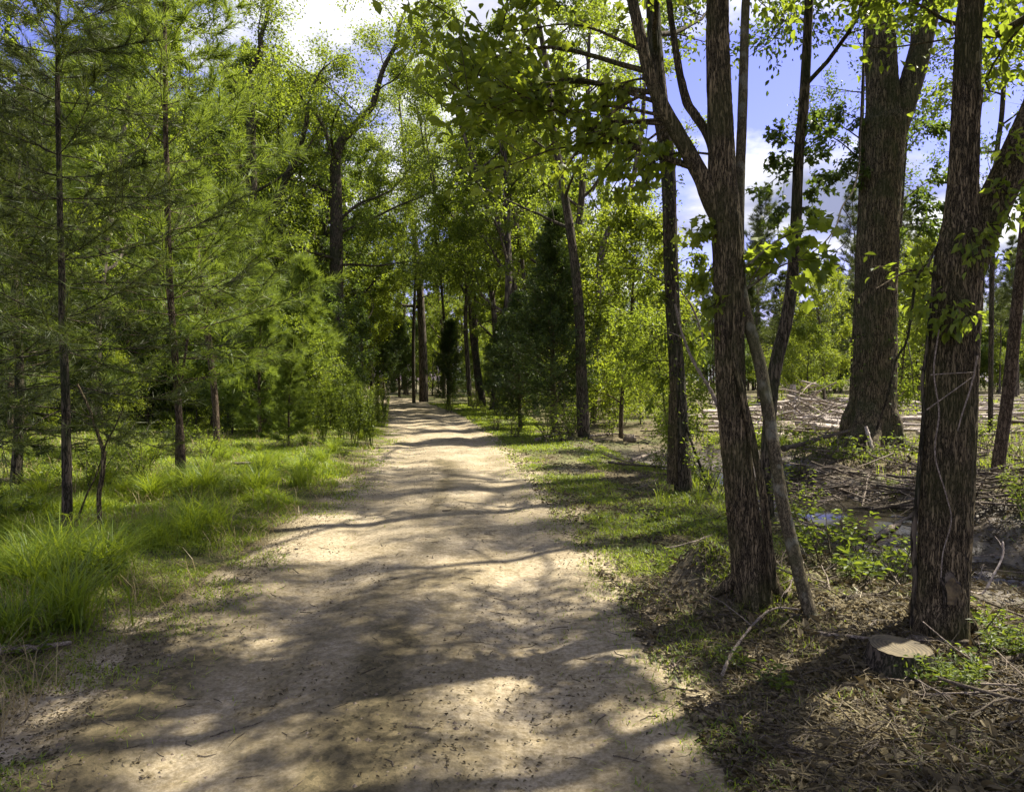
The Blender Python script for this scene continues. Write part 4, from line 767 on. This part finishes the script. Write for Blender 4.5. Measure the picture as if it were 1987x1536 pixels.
# left verge and meadow under the pines
n = 250000; Yg = np.exp(g.uniform(np.log(3.2), np.log(34), n)); Xg = road_l(Yg) - .25 - g.random(n)**1.25 * (.72 * Yg + 1.5 + road_l(Yg) * .6)
cl = fbm(Xg * 1.3, Yg * 1.3, 7); dlg = road_l(Yg) - Xg
keep = (g.random(n) < (.35 + .65 * sm(cl, .40, .55)) * sm(dlg + (fbm(Xg * 2, Yg * 2, 17) - .5) * 1.0, .08, .7)) & (Xg > -.75 * Yg - 1); Xg, Yg, cl, dlg = Xg[keep], Yg[keep], cl[keep], dlg[keep]
hh = (.10 + .30 * sm(cl, .45, .72) * sm(fbm(Xg * .7, Yg * .7, 19), .35, .6) * g.uniform(.5, 1.2, len(Xg))) * (.45 + .55 * sm(dlg, .3, 1.6)) * np.where(Yg > 12, .8, 1); blades(mb, Xg, Yg, ground_z(Xg, Yg), hh, .0016 + .00052 * Yg * g.uniform(.4, 1.3, len(Xg)), g, .75)
# short grass right of the road
n = 190000; Yg = np.exp(g.uniform(np.log(4.2), np.log(48), n)); Xg = road_r(Yg) + g.random(n)**.9 * np.interp(Yg, [4, 7, 12, 20, 48], [1.4, 2.0, 3.2, 2.6, 3.2]); cl = fbm(Xg * 1.7, Yg * 1.1, 27)
pr = sm(cl, .36, .54) * np.interp(Yg, [4, 6, 9, 13, 18, 48], [.3, .8, .95, .95, .7, .6]); keep = g.random(n) < pr * sm(Xg - road_r(Yg), -.05, .35); Xg, Yg = Xg[keep], Yg[keep]
blades(mb, Xg, Yg, ground_z(Xg, Yg), g.uniform(.03, .10, len(Xg)) * (1 + .6 * sm(Yg, 20, 30)), .0014 + .00035 * Yg, g, .7)
# thin grass in the clearing and round the oak
n = 14000; Yg = np.exp(g.uniform(np.log(3.0), np.log(12), n)); Xg = road_r(Yg) + .7 + g.random(n) * (.7 * Yg); k = (fbm(Xg * 2.1, Yg * 2.1, 77) > .56) & (np.abs(Xg - ditch_x(Yg)) > 1.0); Xg, Yg = Xg[k], Yg[k]
blades(mb, Xg, Yg, ground_z(Xg, Yg), g.uniform(.02, .09, len(Xg)), .0015 + .0004 * Yg, g, .8)
n = 32000; Yg = np.exp(g.uniform(np.log(9), np.log(70), n)); Xg = g.uniform(.20, .85, n) * Yg; cl = fbm(Xg * .5, Yg * .5, 37); keep = (g.random(n) < sm(cl, .48, .62)) & (np.abs(Xg - ditch_x(Yg)) > 1.5); Xg, Yg = Xg[keep], Yg[keep]
blades(mb, Xg, Yg, ground_z(Xg, Yg), g.uniform(.08, .32, len(Xg)), .002 + .0005 * Yg, g, .5)
# short blades and seedlings creeping on the road shoulder
n = 30000; Yg = np.exp(g.uniform(np.log(2.6), np.log(24), n)); Xg = np.where(g.random(n) < .6, road_l(Yg), road_r(Yg)) + g.normal(0, .28, n); k = fbm(Xg * 3, Yg * 3, 47) > .50; Xg, Yg = Xg[k], Yg[k]
blades(mb, Xg, Yg, ground_z(Xg, Yg) + .01, g.uniform(.02, .07, len(Xg)), .002 + .0003 * Yg, g, .8)
n = 14000; Yg = np.exp(g.uniform(np.log(3.2), np.log(20), n)); Xg = np.where(g.random(n) < .75, road_l(Yg) - .1 - g.random(n) * (.6 * Yg), road_r(Yg) + .2 + g.random(n) * 3); k = (fbm(Xg * 1.9, Yg * 1.9, 49) > .46) & (Xg > -.76 * Yg - 1); Xg, Yg = Xg[k], Yg[k]
blades(mb, Xg, Yg, ground_z(Xg, Yg), g.uniform(.06, .34, len(Xg)) * np.where(Xg > 0, .4, 1), .0014 + .0003 * Yg, g, .9, 1)
tag(mb.obj('grass', [M['grass'], M['dry_grass']]), 'green grass on both verges of the dirt road', 'grass', None, 'stuff')

def tuft(h, n, seed, wdt=.0036, sp=.09):
    g = np.random.default_rng(seed); mb = MB(); r = np.abs(g.normal(0, sp, n)); a = g.uniform(0, 6.28, n)
    blades(mb, r * np.cos(a), r * np.sin(a), np.zeros(n), h * g.uniform(.5, 1.1, n), np.full(n, wdt) * g.uniform(.6, 1.4, n), g, .85); return mb.obj('grass_tuft', [M['grass']])
TF = [tuft(.62, 260, 1), tuft(.45, 200, 2), tuft(.78, 220, 3, .0042, .12)]
for px, py, k, s, lab in ((130, 1215, 2, 1.0, 'big tuft of long grass nearest the camera at the left'), (60, 1150, 0, 1.0, 'long grass tuft left of the biggest tuft'), (210, 1120, 0, .9, 'long grass tuft right of the biggest tuft'), (300, 1060, 1, 1, 'grass tuft at the foot of the crooked sapling'),
                          (20, 1240, 1, 1, 'grass tuft at the lower left edge above the dead log'), (370, 1030, 0, .95, 'arching grass tuft in front of the reddish pine'), (400, 960, 0, 1.1, 'arching grass tuft just right of the reddish pine'), (500, 960, 0, 1.1, 'bright grass tuft at the verge opposite the short stick'), (590, 925, 1, 1.3, 'bright grass tuft leaning over the road edge')):
    p = hit(px, py); place(TF[k], p, px * .7, s, lab, None, 'grass tuft')
g = np.random.default_rng(301)
for k in range(60):
    Y = math.exp(g.uniform(math.log(5.5), math.log(26))); x = road_l(Y) - .6 - abs(g.normal(0, 1.0)) * (.5 + Y * .12)
    place(TF[k % 3], (x, Y, float(ground_z(x, Y))), g.uniform(0, 6), g.uniform(.4, .95), 'long green grass tuft growing in the left verge', 'grass tufts of the left verge', 'grass tuft')
def weed(name, h, ns, nlv, ls, seed, tmpl, lm, spread=.35, col_='weed', frond=False):
    g = np.random.default_rng(seed); root = empty(name); st, lf = MB(), MB()
    for k in range(ns):
        a = g.uniform(0, 6.28); P = walk((g.normal(0, .03 * ns**.5), g.normal(0, .03 * ns**.5), -.03), (math.cos(a) * spread, math.sin(a) * spread, 1), h * g.uniform(.6, 1.1), 7, .08, .0, g)
        tube(st, P, np.linspace(.005 * (1 + h), .002, 7), 4, cap=False); t = g.uniform(.15, 1, nlv)**.8; i = np.minimum((t * 6).astype(int), 5); Q = P[i] + (P[i + 1] - P[i]) * (t * 6 - i)[:, None]
        D = g.normal(size=(nlv, 3)); D[:, 2] = np.abs(D[:, 2]) * .3 + (.5 if frond else 0)
        off = 0 if frond else .04; leaves(lf, Q + nrm(D) * off * g.random((nlv, 1)) * 2, D, ls * g.uniform(.6, 1.2, nlv) * (1.15 - .6 * t if frond else 1), tmpl, 0, .9, g)
    st.obj('stem', [M['bark_pale'] if lm else M[col_]], root); lf.obj('foliage', [M[col_]], root); return root
FENN = weed('tall_weed', 1.5, 4, 90, .13, 310, SPRIG, 0, .12, 'weed', True)
for k in range(34):
    Y = g.uniform(16, 31); x = road_l(Y) - .35 - abs(g.normal(0, 1.3))
    place(FENN, (x, Y, float(ground_z(x, Y))), g.uniform(0, 6), g.uniform(.6, 1.1), 'tall feathery green weed at the left edge of the road', 'tall feathery weeds', 'weed')
BS = [weed('leafy_plant', .55, 9, 26, .06, 311, OVAL, 1, .5, 'weed'), weed('leafy_plant', .35, 7, 16, .075, 312, OVAL, 1, .7, 'weed'), weed('leafy_plant', .9, 12, 34, .055, 313, OVAL, 1, .5, 'leaf')]
FE = weed('fern', .38, 11, 46, .07, 314, SPRIG, 0, .9, 'weed', False)
for px, py, k, s, lab in ((1600, 1090, 0, 1.0, 'bright leafy plant filling the gap right of the slim mottled stem'), (1655, 1085, 0, .8, 'leafy plant on the near bank of the ditch below the water'), (1745, 1130, 0, .8, 'bright plant just left of the vine and scarred tree'),
                          (1660, 1130, 1, 1, 'low plant behind the fallen yellow wood chip patch'), (1905, 1215, 1, .55, 'small bright plant right of the foot of the scarred tree'), (1975, 1250, 1, .6, 'low plant at the lower right corner'), (1880, 1300, 1, .5, 'low plant right of the stump'), (1815, 1335, 1, .5, 'low plant at the foot of the stump'),
                          (1910, 880, 2, 1.0, 'bright bush left of the reddish leaning trunk'), (1975, 900, 2, .9, 'bush right of the reddish leaning trunk'), (1590, 890, 2, .9, 'light bush left of the oak foot'), (1550, 900, 0, 1.3, 'low bush between the curved tree and the oak'), (1650, 905, 0, 1.2, 'low bush in front of the oak foot'), (1740, 905, 0, 1.2, 'low bush right of the oak foot'),
                          (275, 930, 2, .9, 'dark leafy bush in the grass left of the reddish pine'), (400, 900, 2, .8, 'dark leafy bush in the grass right of the reddish pine'), (30, 1010, 1, 1.2, 'broad leafed plant at the left edge above the long grass'), (75, 1080, 1, 1.1, 'broad leafed plant left of the nearest pine'), (1000, 850, 2, 1.0, 'low green bush on the right road edge below the cedars'), (960, 835, 2, .9, 'low green bush nearest the road below the leaning trunk'),
                          (870, 800, 2, 1.3, 'bright bush at the right road edge in the middle distance'), (1260, 1010, 1, .7, 'tiny plant in the short grass by the road'), (1290, 1110, 1, .6, 'tiny plant left of the mound'), (1420, 1290, 1, .4, 'small plant at the front of the mound'), (1510, 1330, 1, .45, 'small plant below the root by the bottom edge')):
    p = hit(px, py); place(BS[k], p, px * .9, s, lab, None, 'plant')
for px, py, lab in ((1945, 1270, 'yellow green fern at the right edge below the scarred tree'), (1860, 1335, 'fern in front of the log right of the stump'), (1690, 1110, 'fern left of the bright plant by the vine')):
    p = hit(px, py); place(FE, p, px, .55, lab, None, 'fern')
for k in range(130):
    Y = math.exp(g.uniform(math.log(4.2), math.log(30))); x = road_l(Y) - .5 - g.random() * (.62 * Y); place(BS[g.integers(0, 3 if Y > 9 else 2)], (x, Y, float(ground_z(x, Y))), g.uniform(0, 6), g.uniform(.4, .9) * (1 if Y > 9 else .7), 'low leafy plant in the grass under the left pines', 'leafy plants in the left grass', 'plant')
for k in range(60):
    Y = math.exp(g.uniform(math.log(8), math.log(40))); x = g.uniform(max(road_r(Y) + 2.2, .20 * Y), .78 * Y)
    if abs(x - ditch_x(Y)) < 1.0 and Y < 15: continue
    place(BS[g.integers(0, 3)], (x, Y, float(ground_z(x, Y))), g.uniform(0, 6), g.uniform(.5, 1.1), 'low leafy plant growing among sticks beyond the ditch', 'leafy plants beyond the ditch', 'plant')
for k in range(26):
    Y = g.uniform(18, 45); x = road_r(Y) + 1.0 + g.random() * 5; place(BS[2], (x, Y, float(ground_z(x, Y))), g.uniform(0, 6), g.uniform(.8, 1.6), 'bushy plant at the foot of the trees right of the road', 'bushes right of the road', 'plant')

# ------------------------------------------------------------------ litter on the ground
g = np.random.default_rng(400); mb = MB()
n = 80000; Yl = np.exp(g.uniform(np.log(2.4), np.log(24), n)); Xl = road_r(Yl) - .1 + g.random(n) * (.75 * Yl + 1 - road_r(Yl)); k = (g.random(n) < .25 + .75 * sm(fbm(Xl * 2, Yl * 2, 57), .35, .6)) & ((np.abs(Xl - ditch_x(Yl)) > .9) | (g.random(n) < .35)); Xl, Yl = Xl[k], Yl[k]
D = g.normal(size=(len(Xl), 3)); D[:, 2] *= .25; leaves(mb, np.stack([Xl, Yl, ground_z(Xl, Yl) + .012], -1), D, g.uniform(.016, .046, len(Xl)) * (1 + Yl * .03), OVAL, 0, 1.2, g)
n = 5000; Yl = np.exp(g.uniform(np.log(2.4), np.log(12), n)); Xl = road_r(Yl) + .15 + g.random(n) * (.72 * Yl + .8 - road_r(Yl)); k = fbm(Xl * 1.5, Yl * 1.5, 67) > .48; Xl, Yl = Xl[k], Yl[k]; D = g.normal(size=(len(Xl), 3)); D[:, 2] = D[:, 2] * .4 + .1
leaves(mb, np.stack([Xl, Yl, ground_z(Xl, Yl) + .015], -1), D, g.uniform(.04, .085, len(Xl)), OVAL, 0, .7, g)
n = 11000; Yl = np.exp(g.uniform(np.log(2.4), np.log(12), n)); Xl = road_r(Yl) + .1 + g.random(n) * (.72 * Yl + .8 - road_r(Yl)); D = g.normal(size=(n, 3)); D[:, 2] *= .2
leaves(mb, np.stack([Xl, Yl, ground_z(Xl, Yl) + .02], -1), D, g.uniform(.08, .17, n), NEEDLE, 0, 1, g)
n = 12000; Yl = np.exp(g.uniform(np.log(2.3), np.log(16), n)); Xl = road_l(Yl) + .25 - np.abs(g.normal(0, .7, n)); D = g.normal(size=(n, 3)); D[:, 2] *= .25
leaves(mb, np.stack([Xl, Yl, ground_z(Xl, Yl) + .014], -1), D, g.uniform(.008, .024, n), OVAL, 0, 1.2, g)
n = 9000; Yl = np.exp(g.uniform(np.log(2.2), np.log(22), n)); Xl = g.uniform(road_l(Yl), road_r(Yl)); k = fbm(Xl * 1.6, Yl * 1.3, 58) + .25 * (fbm(Xl * 6, Yl * 6, 59) - .5) > .52; Xl, Yl = Xl[k], Yl[k]; D = g.normal(size=(len(Xl), 3)); D[:, 2] *= .15
leaves(mb, np.stack([Xl, Yl, ground_z(Xl, Yl) + .022], -1), D, g.uniform(.008, .026, len(Xl)), OVAL, 0, 1.2, g)
tag(mb.obj('leaf_litter', [M['litter']]), 'brown dead leaves covering the soil beside the road', 'leaf litter', None, 'stuff')
mb = MB(); n = 3600
Yl = np.exp(g.uniform(np.log(2.4), np.log(26), n)); Xl = np.where(g.random(n) < .12, g.uniform(road_l(Yl) - .6, road_r(Yl)), road_r(Yl) + g.random(n) * (.72 * Yl + .8 - road_r(Yl)))
a = g.uniform(0, 6.28, n); rgt = Xl > road_r(Yl); L = g.uniform(.06, .35, n) * np.where(rgt, 1, .4); X1 = Xl + np.cos(a) * L / 2; Y1 = Yl + np.sin(a) * L / 2; a = a + g.normal(0, .4, n); X2 = X1 + np.cos(a) * L / 2; Y2 = Y1 + np.sin(a) * L / 2
r = g.uniform(.0012, .0045, n) * (1 + Yl * .03); hz = g.uniform(0, .04, n) * rgt; lift = np.where(rgt, .018, .016)
Q0 = np.stack([Xl, Yl, ground_z(Xl, Yl) + lift], -1); Q1 = np.stack([X1, Y1, ground_z(X1, Y1) + lift + hz], -1); Q2 = np.stack([X2, Y2, ground_z(X2, Y2) + lift + hz * .5], -1)
prisms(mb, Q0, Q1, r, r * .8); prisms(mb, Q1, Q2, r * .8, r * .4)
tag(mb.obj('twig_litter', [M['wet_wood']]), 'thin dead twigs strewn over the ground beside the road', 'twigs', None, 'stuff')
mb = MB(); n = 3400; Yl = np.exp(g.uniform(np.log(2.2), np.log(20), n)); Xl = g.uniform(road_l(Yl) - .2, road_r(Yl) + .2); s = np.abs(g.normal(0, .006, n)) + .003
ico = np.array([[1, 0, 0], [-1, 0, 0], [0, 1, 0], [0, -1, 0], [0, 0, .7], [0, 0, -.7]]); fi = np.array([[0, 2, 4], [2, 1, 4], [1, 3, 4], [3, 0, 4], [2, 0, 5], [1, 2, 5], [3, 1, 5], [0, 3, 5]])
V = np.stack([Xl, Yl, ground_z(Xl, Yl) + .012], -1)[:, None] + ico[None] * s[:, None, None] * g.uniform(.6, 1.3, (n, 6, 1)); mb.add(V.reshape(-1, 3), (fi[None] + np.arange(n)[:, None, None] * 6).reshape(-1, 3))
tag(mb.obj('gravel', [M['clod']]), 'small pebbles and crumbs of soil on the sandy road', 'gravel', None, 'stuff')

# ------------------------------------------------------------------ stump, clods, logs, sticks
p = hit(1755, 1299); top = np.array([0, 0, .0]); Ys = p[1]; ctr = at(1745, 1254, Ys + .06); gz = float(ground_z(ctr[0], Ys)); hS = ctr[2] - gz
root = empty('tree_stump', (ctr[0], Ys + .06, gz)); na = 64; a = np.linspace(0, 6.283, na, endpoint=False); b = MB()
def srad(a, z, f=1): return .142 * (1 + .10 * np.sin(2 * a + .6) + .05 * np.sin(3 * a + 2)) * f * (1 + .35 * np.exp(-z / .07)) + .010 * np.abs(np.sin(a * 13 + 1.5 * vn(z * 9, a * 2, 4)))**.7 + .006 * vn(z * 30, a * 6, 8)
zl = np.linspace(-.12, hS, 22); V = []
for z in zl:
    rr = srad(a, max(z, 0)); slope = (.018 * np.cos(a - 2.6)) * (z / hS if z > 0 else 0); V.append(np.stack([rr * np.cos(a), rr * np.sin(a), z + slope], -1))
V = np.array(V); i = np.arange(21)[:, None] * na; j = np.arange(na)[None]; k = (j + 1) % na
b.add(V.reshape(-1, 3), np.stack([i + j, i + k, i + na + k, i + na + j], -1).reshape(-1, 4), 0, True); b.obj('bark', [M['bark_dark']], root)
t = MB(); R0 = V[-1]; rings = [R0 * [f, f, 1] + [0, 0, .002 * math.sin(f * 9) + (.004 if f > .94 else 0)] for f in (1, .94, .7, .45, .2)]; VV = np.vstack(rings + [[[0, 0, hS]]])
fs = [[q * na + x, q * na + (x + 1) % na, (q + 1) * na + (x + 1) % na, (q + 1) * na + x] for q in range(4) for x in range(na)]; t.add(VV, fs, 0, False); n0 = t.n
t.F.append((np.array([[4 * na + x, 4 * na + (x + 1) % na, 5 * na] for x in range(na)]), 0, False)); t.obj('cut_face', [M['cut']], root)
tag(root, 'low sawn tree stump with a pale cut face at the foot of the scarred tree', 'stump')

def clod(name, p, s, mat_, lab, seed, cat='clod', grp=None, flat=.65):
    g_ = np.random.default_rng(seed); b = MB(); nu, nv = 18, 12; V = []
    for v in range(nv + 1):
        th = math.pi * v / nv
        for u_ in range(nu):
            ph = 6.283 * u_ / nu; d = np.array([math.sin(th) * math.cos(ph), math.sin(th) * math.sin(ph), math.cos(th)]); k_ = 1 + .45 * (float(vn(d[0] * 2.2 + seed, d[1] * 2.2 + d[2] * 1.7, seed)) - .5) + .25 * (float(vn(d[0] * 6 + seed, d[1] * 6 + d[2] * 5, seed + 2)) - .5); V.append(d * k_ * s * np.array([1, .8, flat]))
    fs = [[v * nu + u_, (v + 1) * nu + u_, (v + 1) * nu + (u_ + 1) % nu, v * nu + (u_ + 1) % nu] for v in range(nv) for u_ in range(nu)]
    b.add(V, fs, 0, True); o = b.obj(name, [M[mat_]], None); o.location = (p[0], p[1], p[2] + s * flat * .55); o.rotation_euler = (0, 0, seed); return tag(o, lab, cat, grp)
for px, py, s, mt, lab in ((438, 1238, .022, 'dark_clod', 'small dark lump lying on the left part of the road near the camera'), (575, 1068, .025, 'dark_clod', 'dark lump at the left side of the road further on'), (1525, 843, .38, 'clod', 'brown root clod on the cleared ground behind the curved tree'), (1222, 858, .24, 'clod', 'pale mossy clod under the maple sapling'),
                           (1382, 832, .30, 'clod', 'brown earth clod behind the forked tree'), (590, 985, .03, 'clod', 'small clod at the left road edge'), (1165, 1150, .012, 'dark_clod', 'tiny dark lump at the sandy right edge of the road'), (1533, 1265, .02, 'clod', 'pale stone under the slim mottled stem')):
    clod('stone' if 'stone' in lab else 'earth_clod', hit(px, py), s, mt, lab, px % 97, 'stone' if 'stone' in lab else 'clod')

def stick_px(name, pts, wpx, mt, lab, lift=0, twigs=0, seed=0, Ys=None, cat='stick', grp=None):
    "a fallen branch through photo points; points on the ground unless a distance is given"
    g_ = np.random.default_rng(seed + 5); P = []
    for k_, q in enumerate(pts):
        if len(q) == 3: p_ = at(q[0], q[1], q[2])
        else: p_ = hit(q[0], q[1]); p_[2] += .5 * wpx / F * p_[1] + lift
        P.append(p_)
    P = spline(P, max(14, len(P) * 7)); r = wpx / 2 / F * P[:, 1].mean(); m_ = MB(); rr = np.linspace(r, r * .5, len(P)) * (1 + .15 * g_.normal(size=len(P))); tube(m_, P, rr, 9, bark=r * .2, seed=seed)
    for k_ in range(twigs):
        i = g_.integers(3, len(P) - 1); d = turned(P[i] - P[i - 1], rad(g_.uniform(30, 60)), g_); d[2] = abs(d[2]) * .5; L = g_.uniform(.15, .4) * np.linalg.norm(P[-1] - P[0]); W = walk(P[i], d, L, 5, .2, -.05, g_); tube(m_, W, np.linspace(r * .4, .002, 5), 5)
    return tag(m_.obj(name, [M[mt]], loc=P[0]), lab, cat, grp)
ST = [('log', [(-30, 1272), (60, 1266), (138, 1256)], 17, 'dead_wood', 'rotting log lying at the lower left edge of the road', 0),
      ('log', [(-20, 940), (45, 938), (95, 940)], 12, 'wet_wood', 'dark log lying in the grass at the left edge', 0),
      ('stick', [(455, 913), (480, 912), (508, 911)], 5, 'dead_wood', 'short stick lying on the bright grass of the left verge', .1),
      ('stick', [(858, 994), (874, 993)], 5, 'wet_wood', 'short dark stick in the middle of the road', 0),
      ('stick', [(1090, 1210), (1110, 1212), (1135, 1218)], 5, 'wet_wood', 'dark stick on the right side of the road near the camera', 0),
      ('fallen_branch', [(1402, 1322), (1418, 1285), (1445, 1245), (1478, 1207), (1510, 1192), (1560, 1196)], 7, 'dead_wood', 'bare curved root arching from the slim stem down toward the bottom edge', .03),
      ('fallen_branch', [(1585, 1235), (1640, 1240), (1700, 1246), (1760, 1252)], 10, 'dead_wood', 'pale dead branch lying left of the stump', 0),
      ('log', [(1770, 1250), (1830, 1255), (1900, 1262), (1980, 1280)], 18, 'wet_wood', 'mossy rotten log lying behind the stump', 0),
      ('fallen_branch', [(1640, 1166), (1700, 1162), (1760, 1168)], 12, 'wet_wood', 'dark rotten branch lying left of the vine foot', 0),
      ('log', [(1690, 1056), (1725, 1036), (1762, 1014), (1800, 995)], 12, 'dead_wood', 'pale log slanting out of the muddy ditch left of the scarred tree', .02),
      ('stick', [(1590, 1106, 6.6), (1640, 1098, 6.6), (1690, 1080, 6.7), (1738, 1060, 6.8)], 4, 'dead_wood', 'thin arching dead stick above the ditch left of the vine', 0),
      ('fallen_branch', [(1868, 1145, 5.6), (1905, 1150, 5.6), (1925, 1120, 5.6), (1945, 1080, 5.65), (1946, 1050, 5.7)], 6, 'pale_wood', 'white forked twig right of the scarred tree', 0),
      ('fallen_branch', [(1520, 870, 13.4), (1560, 860, 13.7), (1600, 848, 14), (1645, 836, 14.3)], 11, 'wet_wood', 'dark branch leaning from the curved tree toward the oak', 0),
      ('stick', [(1680, 828, 13.9), (1690, 860, 13.7), (1703, 905, 13.4)], 7, 'pale_wood', 'pale stick leaning against the foot of the oak', 0),
      ('log', [(1560, 872), (1620, 880), (1680, 895)], 10, 'wet_wood', 'dark log lying in front of the oak foot', 0),
      ('fallen_branch', [(1500, 985, 11), (1540, 1010, 10.6), (1580, 985, 10.8), (1602, 975, 10.9)], 6, 'wet_wood', 'bent dark branch standing in the water', .05),
      ('fallen_branch', [(1930, 905), (1960, 920), (1990, 930)], 14, 'wet_wood', 'clotted dark branch at the foot of the reddish leaning trunk', .06),
      ('stick', [(1790, 1205, 4.2), (1850, 1255, 4.1), (1900, 1290, 4.0), (1940, 1327, 3.8)], 3, 'dead_wood', 'long thin stem running down past the right side of the stump', 0),
      ('stick', [(1140, 850), (1190, 846), (1240, 850)], 5, 'dead_wood', 'pale stick on the ground below the maple sapling', .02),
      ('stick', [(1225, 900), (1262, 886), (1290, 876)], 6, 'dead_wood', 'slanting stick left of the dark upright tree', .03),
      ('log', [(1040, 856), (1080, 846), (1110, 842)], 6, 'dead_wood', 'small log on the ground in front of the cedar', 0),
      ('stick', [(1365, 660, 9.6), (1345, 600, 9.6), (1318, 560, 9.6)], 5, 'dead_wood', 'bare twig leaning off the dark upright tree toward the forked tree', 0),
      ('fallen_branch', [(1395, 790, 7.5), (1375, 750, 7.6), (1345, 700, 7.8), (1325, 650, 8), (1310, 590, 8.1)], 8, 'dead_wood', 'thin grey branch leaning left against the forked tree', 0)]
for k, (nm, pts, wp, mt, lab, lift) in enumerate(ST): stick_px(nm, pts, wp, mt, lab, lift, 2 if nm == 'fallen_branch' else 0, k, cat={'log': 'log', 'stick': 'stick', 'fallen_branch': 'branch'}[nm])
def stick_proto(name, L, r, mt, seed, tw):
    g_ = np.random.default_rng(seed); m_ = MB(); P = walk((-L / 2, 0, 0), (1, 0, 0), L, 12, .09, 0, g_); P[:, 2] *= .35; tube(m_, P, np.linspace(r, r * .45, 12), 8, bark=r * .2, seed=seed)
    for k_ in range(tw):
        i = g_.integers(2, 10); d = turned(P[i + 1] - P[i], rad(g_.uniform(30, 65)), g_); d[2] = abs(d[2]) * .4; W = walk(P[i], d, L * g_.uniform(.15, .4), 5, .2, -.03, g_); tube(m_, W, np.linspace(r * .45, .002, 5), 5)
    return m_.obj(name, [M[mt]])
SP = [stick_proto('fallen_branch', 1.3, .014, 'dead_wood', 1, 5), stick_proto('fallen_branch', 1.8, .022, 'wet_wood', 2, 4), stick_proto('fallen_branch', .9, .010, 'dead_wood', 3, 4)]
LG = [stick_proto('cut_log', 3.2, .055, 'pale_wood', 4, 1), stick_proto('cut_log', 2.2, .04, 'dead_wood', 5, 4), stick_proto('cut_log', 1.4, .08, 'pale_wood', 6, 1), stick_proto('cut_log', 2.6, .028, 'dead_wood', 7, 7), stick_proto('cut_log', 2.4, .035, 'wet_wood', 8, 7)]
g = np.random.default_rng(500)
def lay(pr, x, y, dz, s, lab, grp, cat, tz=.12): place(pr, (x, y, float(ground_z(x, y)) + dz), g.uniform(0, 6.28), s, lab, grp, cat, (g.uniform(-.3, .3), g.uniform(-tz, tz)))
for k in range(190):       # brush heap between the ditch and the oak
    px = g.uniform(1530, 1960); py = g.uniform(880, 1000); p = hit(px, py); lay(SP[g.integers(0, 3)], p[0], p[1], g.uniform(.02, .22), g.uniform(.6, 1.1), 'dead stick in the brush heap between the ditch and the oak', 'sticks of the brush heap', 'stick', .3)
for k in range(60):
    Y = math.exp(g.uniform(math.log(3.6), math.log(12))); x = g.uniform(road_r(Y) + 1.0, .72 * Y + .3); lay(SP[g.integers(0, 3)], x, Y, .03, g.uniform(.35, .8), 'dead stick lying on the litter of the right bank', 'sticks on the right bank', 'stick', .1)
for k in range(45):
    Y = g.uniform(12, 30); x = road_r(Y) + 2.2 + g.random() * 3.5; lay(SP[g.integers(0, 3)], x, Y, .03, g.uniform(.6, 1.2), 'dead stick on the bare ground under the trees right of the road', 'sticks under the right hand trees', 'stick', .1)
for k in range(120):        # slash pile left of the oak
    px = g.uniform(1475, 1650); Y = g.uniform(23, 28); x = (px - CX) / F * Y; hgt = 1.5 * math.exp(-((px - 1560) / 55)**2); lay(LG[g.integers(0, 5)], x, Y, g.random() * hgt + .06, g.uniform(.4, 1.0), 'cut branch in the slash pile left of the oak', 'branches of the slash pile', 'cut branch', .45)
for k in range(230):       # logs strewn over the clearing
    Y = math.exp(g.uniform(math.log(20), math.log(60))); x = g.uniform(.27, .80) * Y; pr = LG[g.integers(0, 5)]
    o = place(pr, (x, Y, float(ground_z(x, Y)) + g.uniform(.05, .35)), g.normal(0, .35), g.uniform(.7, 1.5), 'bare log strewn over the cleared ground right of the oak', 'logs in the clearing', 'log', (0, g.uniform(-.06, .06)))
p = at(1538, 800, 40); stm = MB(); z0 = float(ground_z(p[0], 40)); tube(stm, [[p[0], 40, z0 - .2], [p[0], 40, z0 + .9], [p[0] + .04, 40, z0 + 1.35]], [.24, .19, .15], 14, bark=.02, seed=3); tag(stm.obj('snag', [M['pale_wood']], loc=(p[0], 40, z0)), 'pale broken stub of a tree standing behind the slash pile', 'stump')
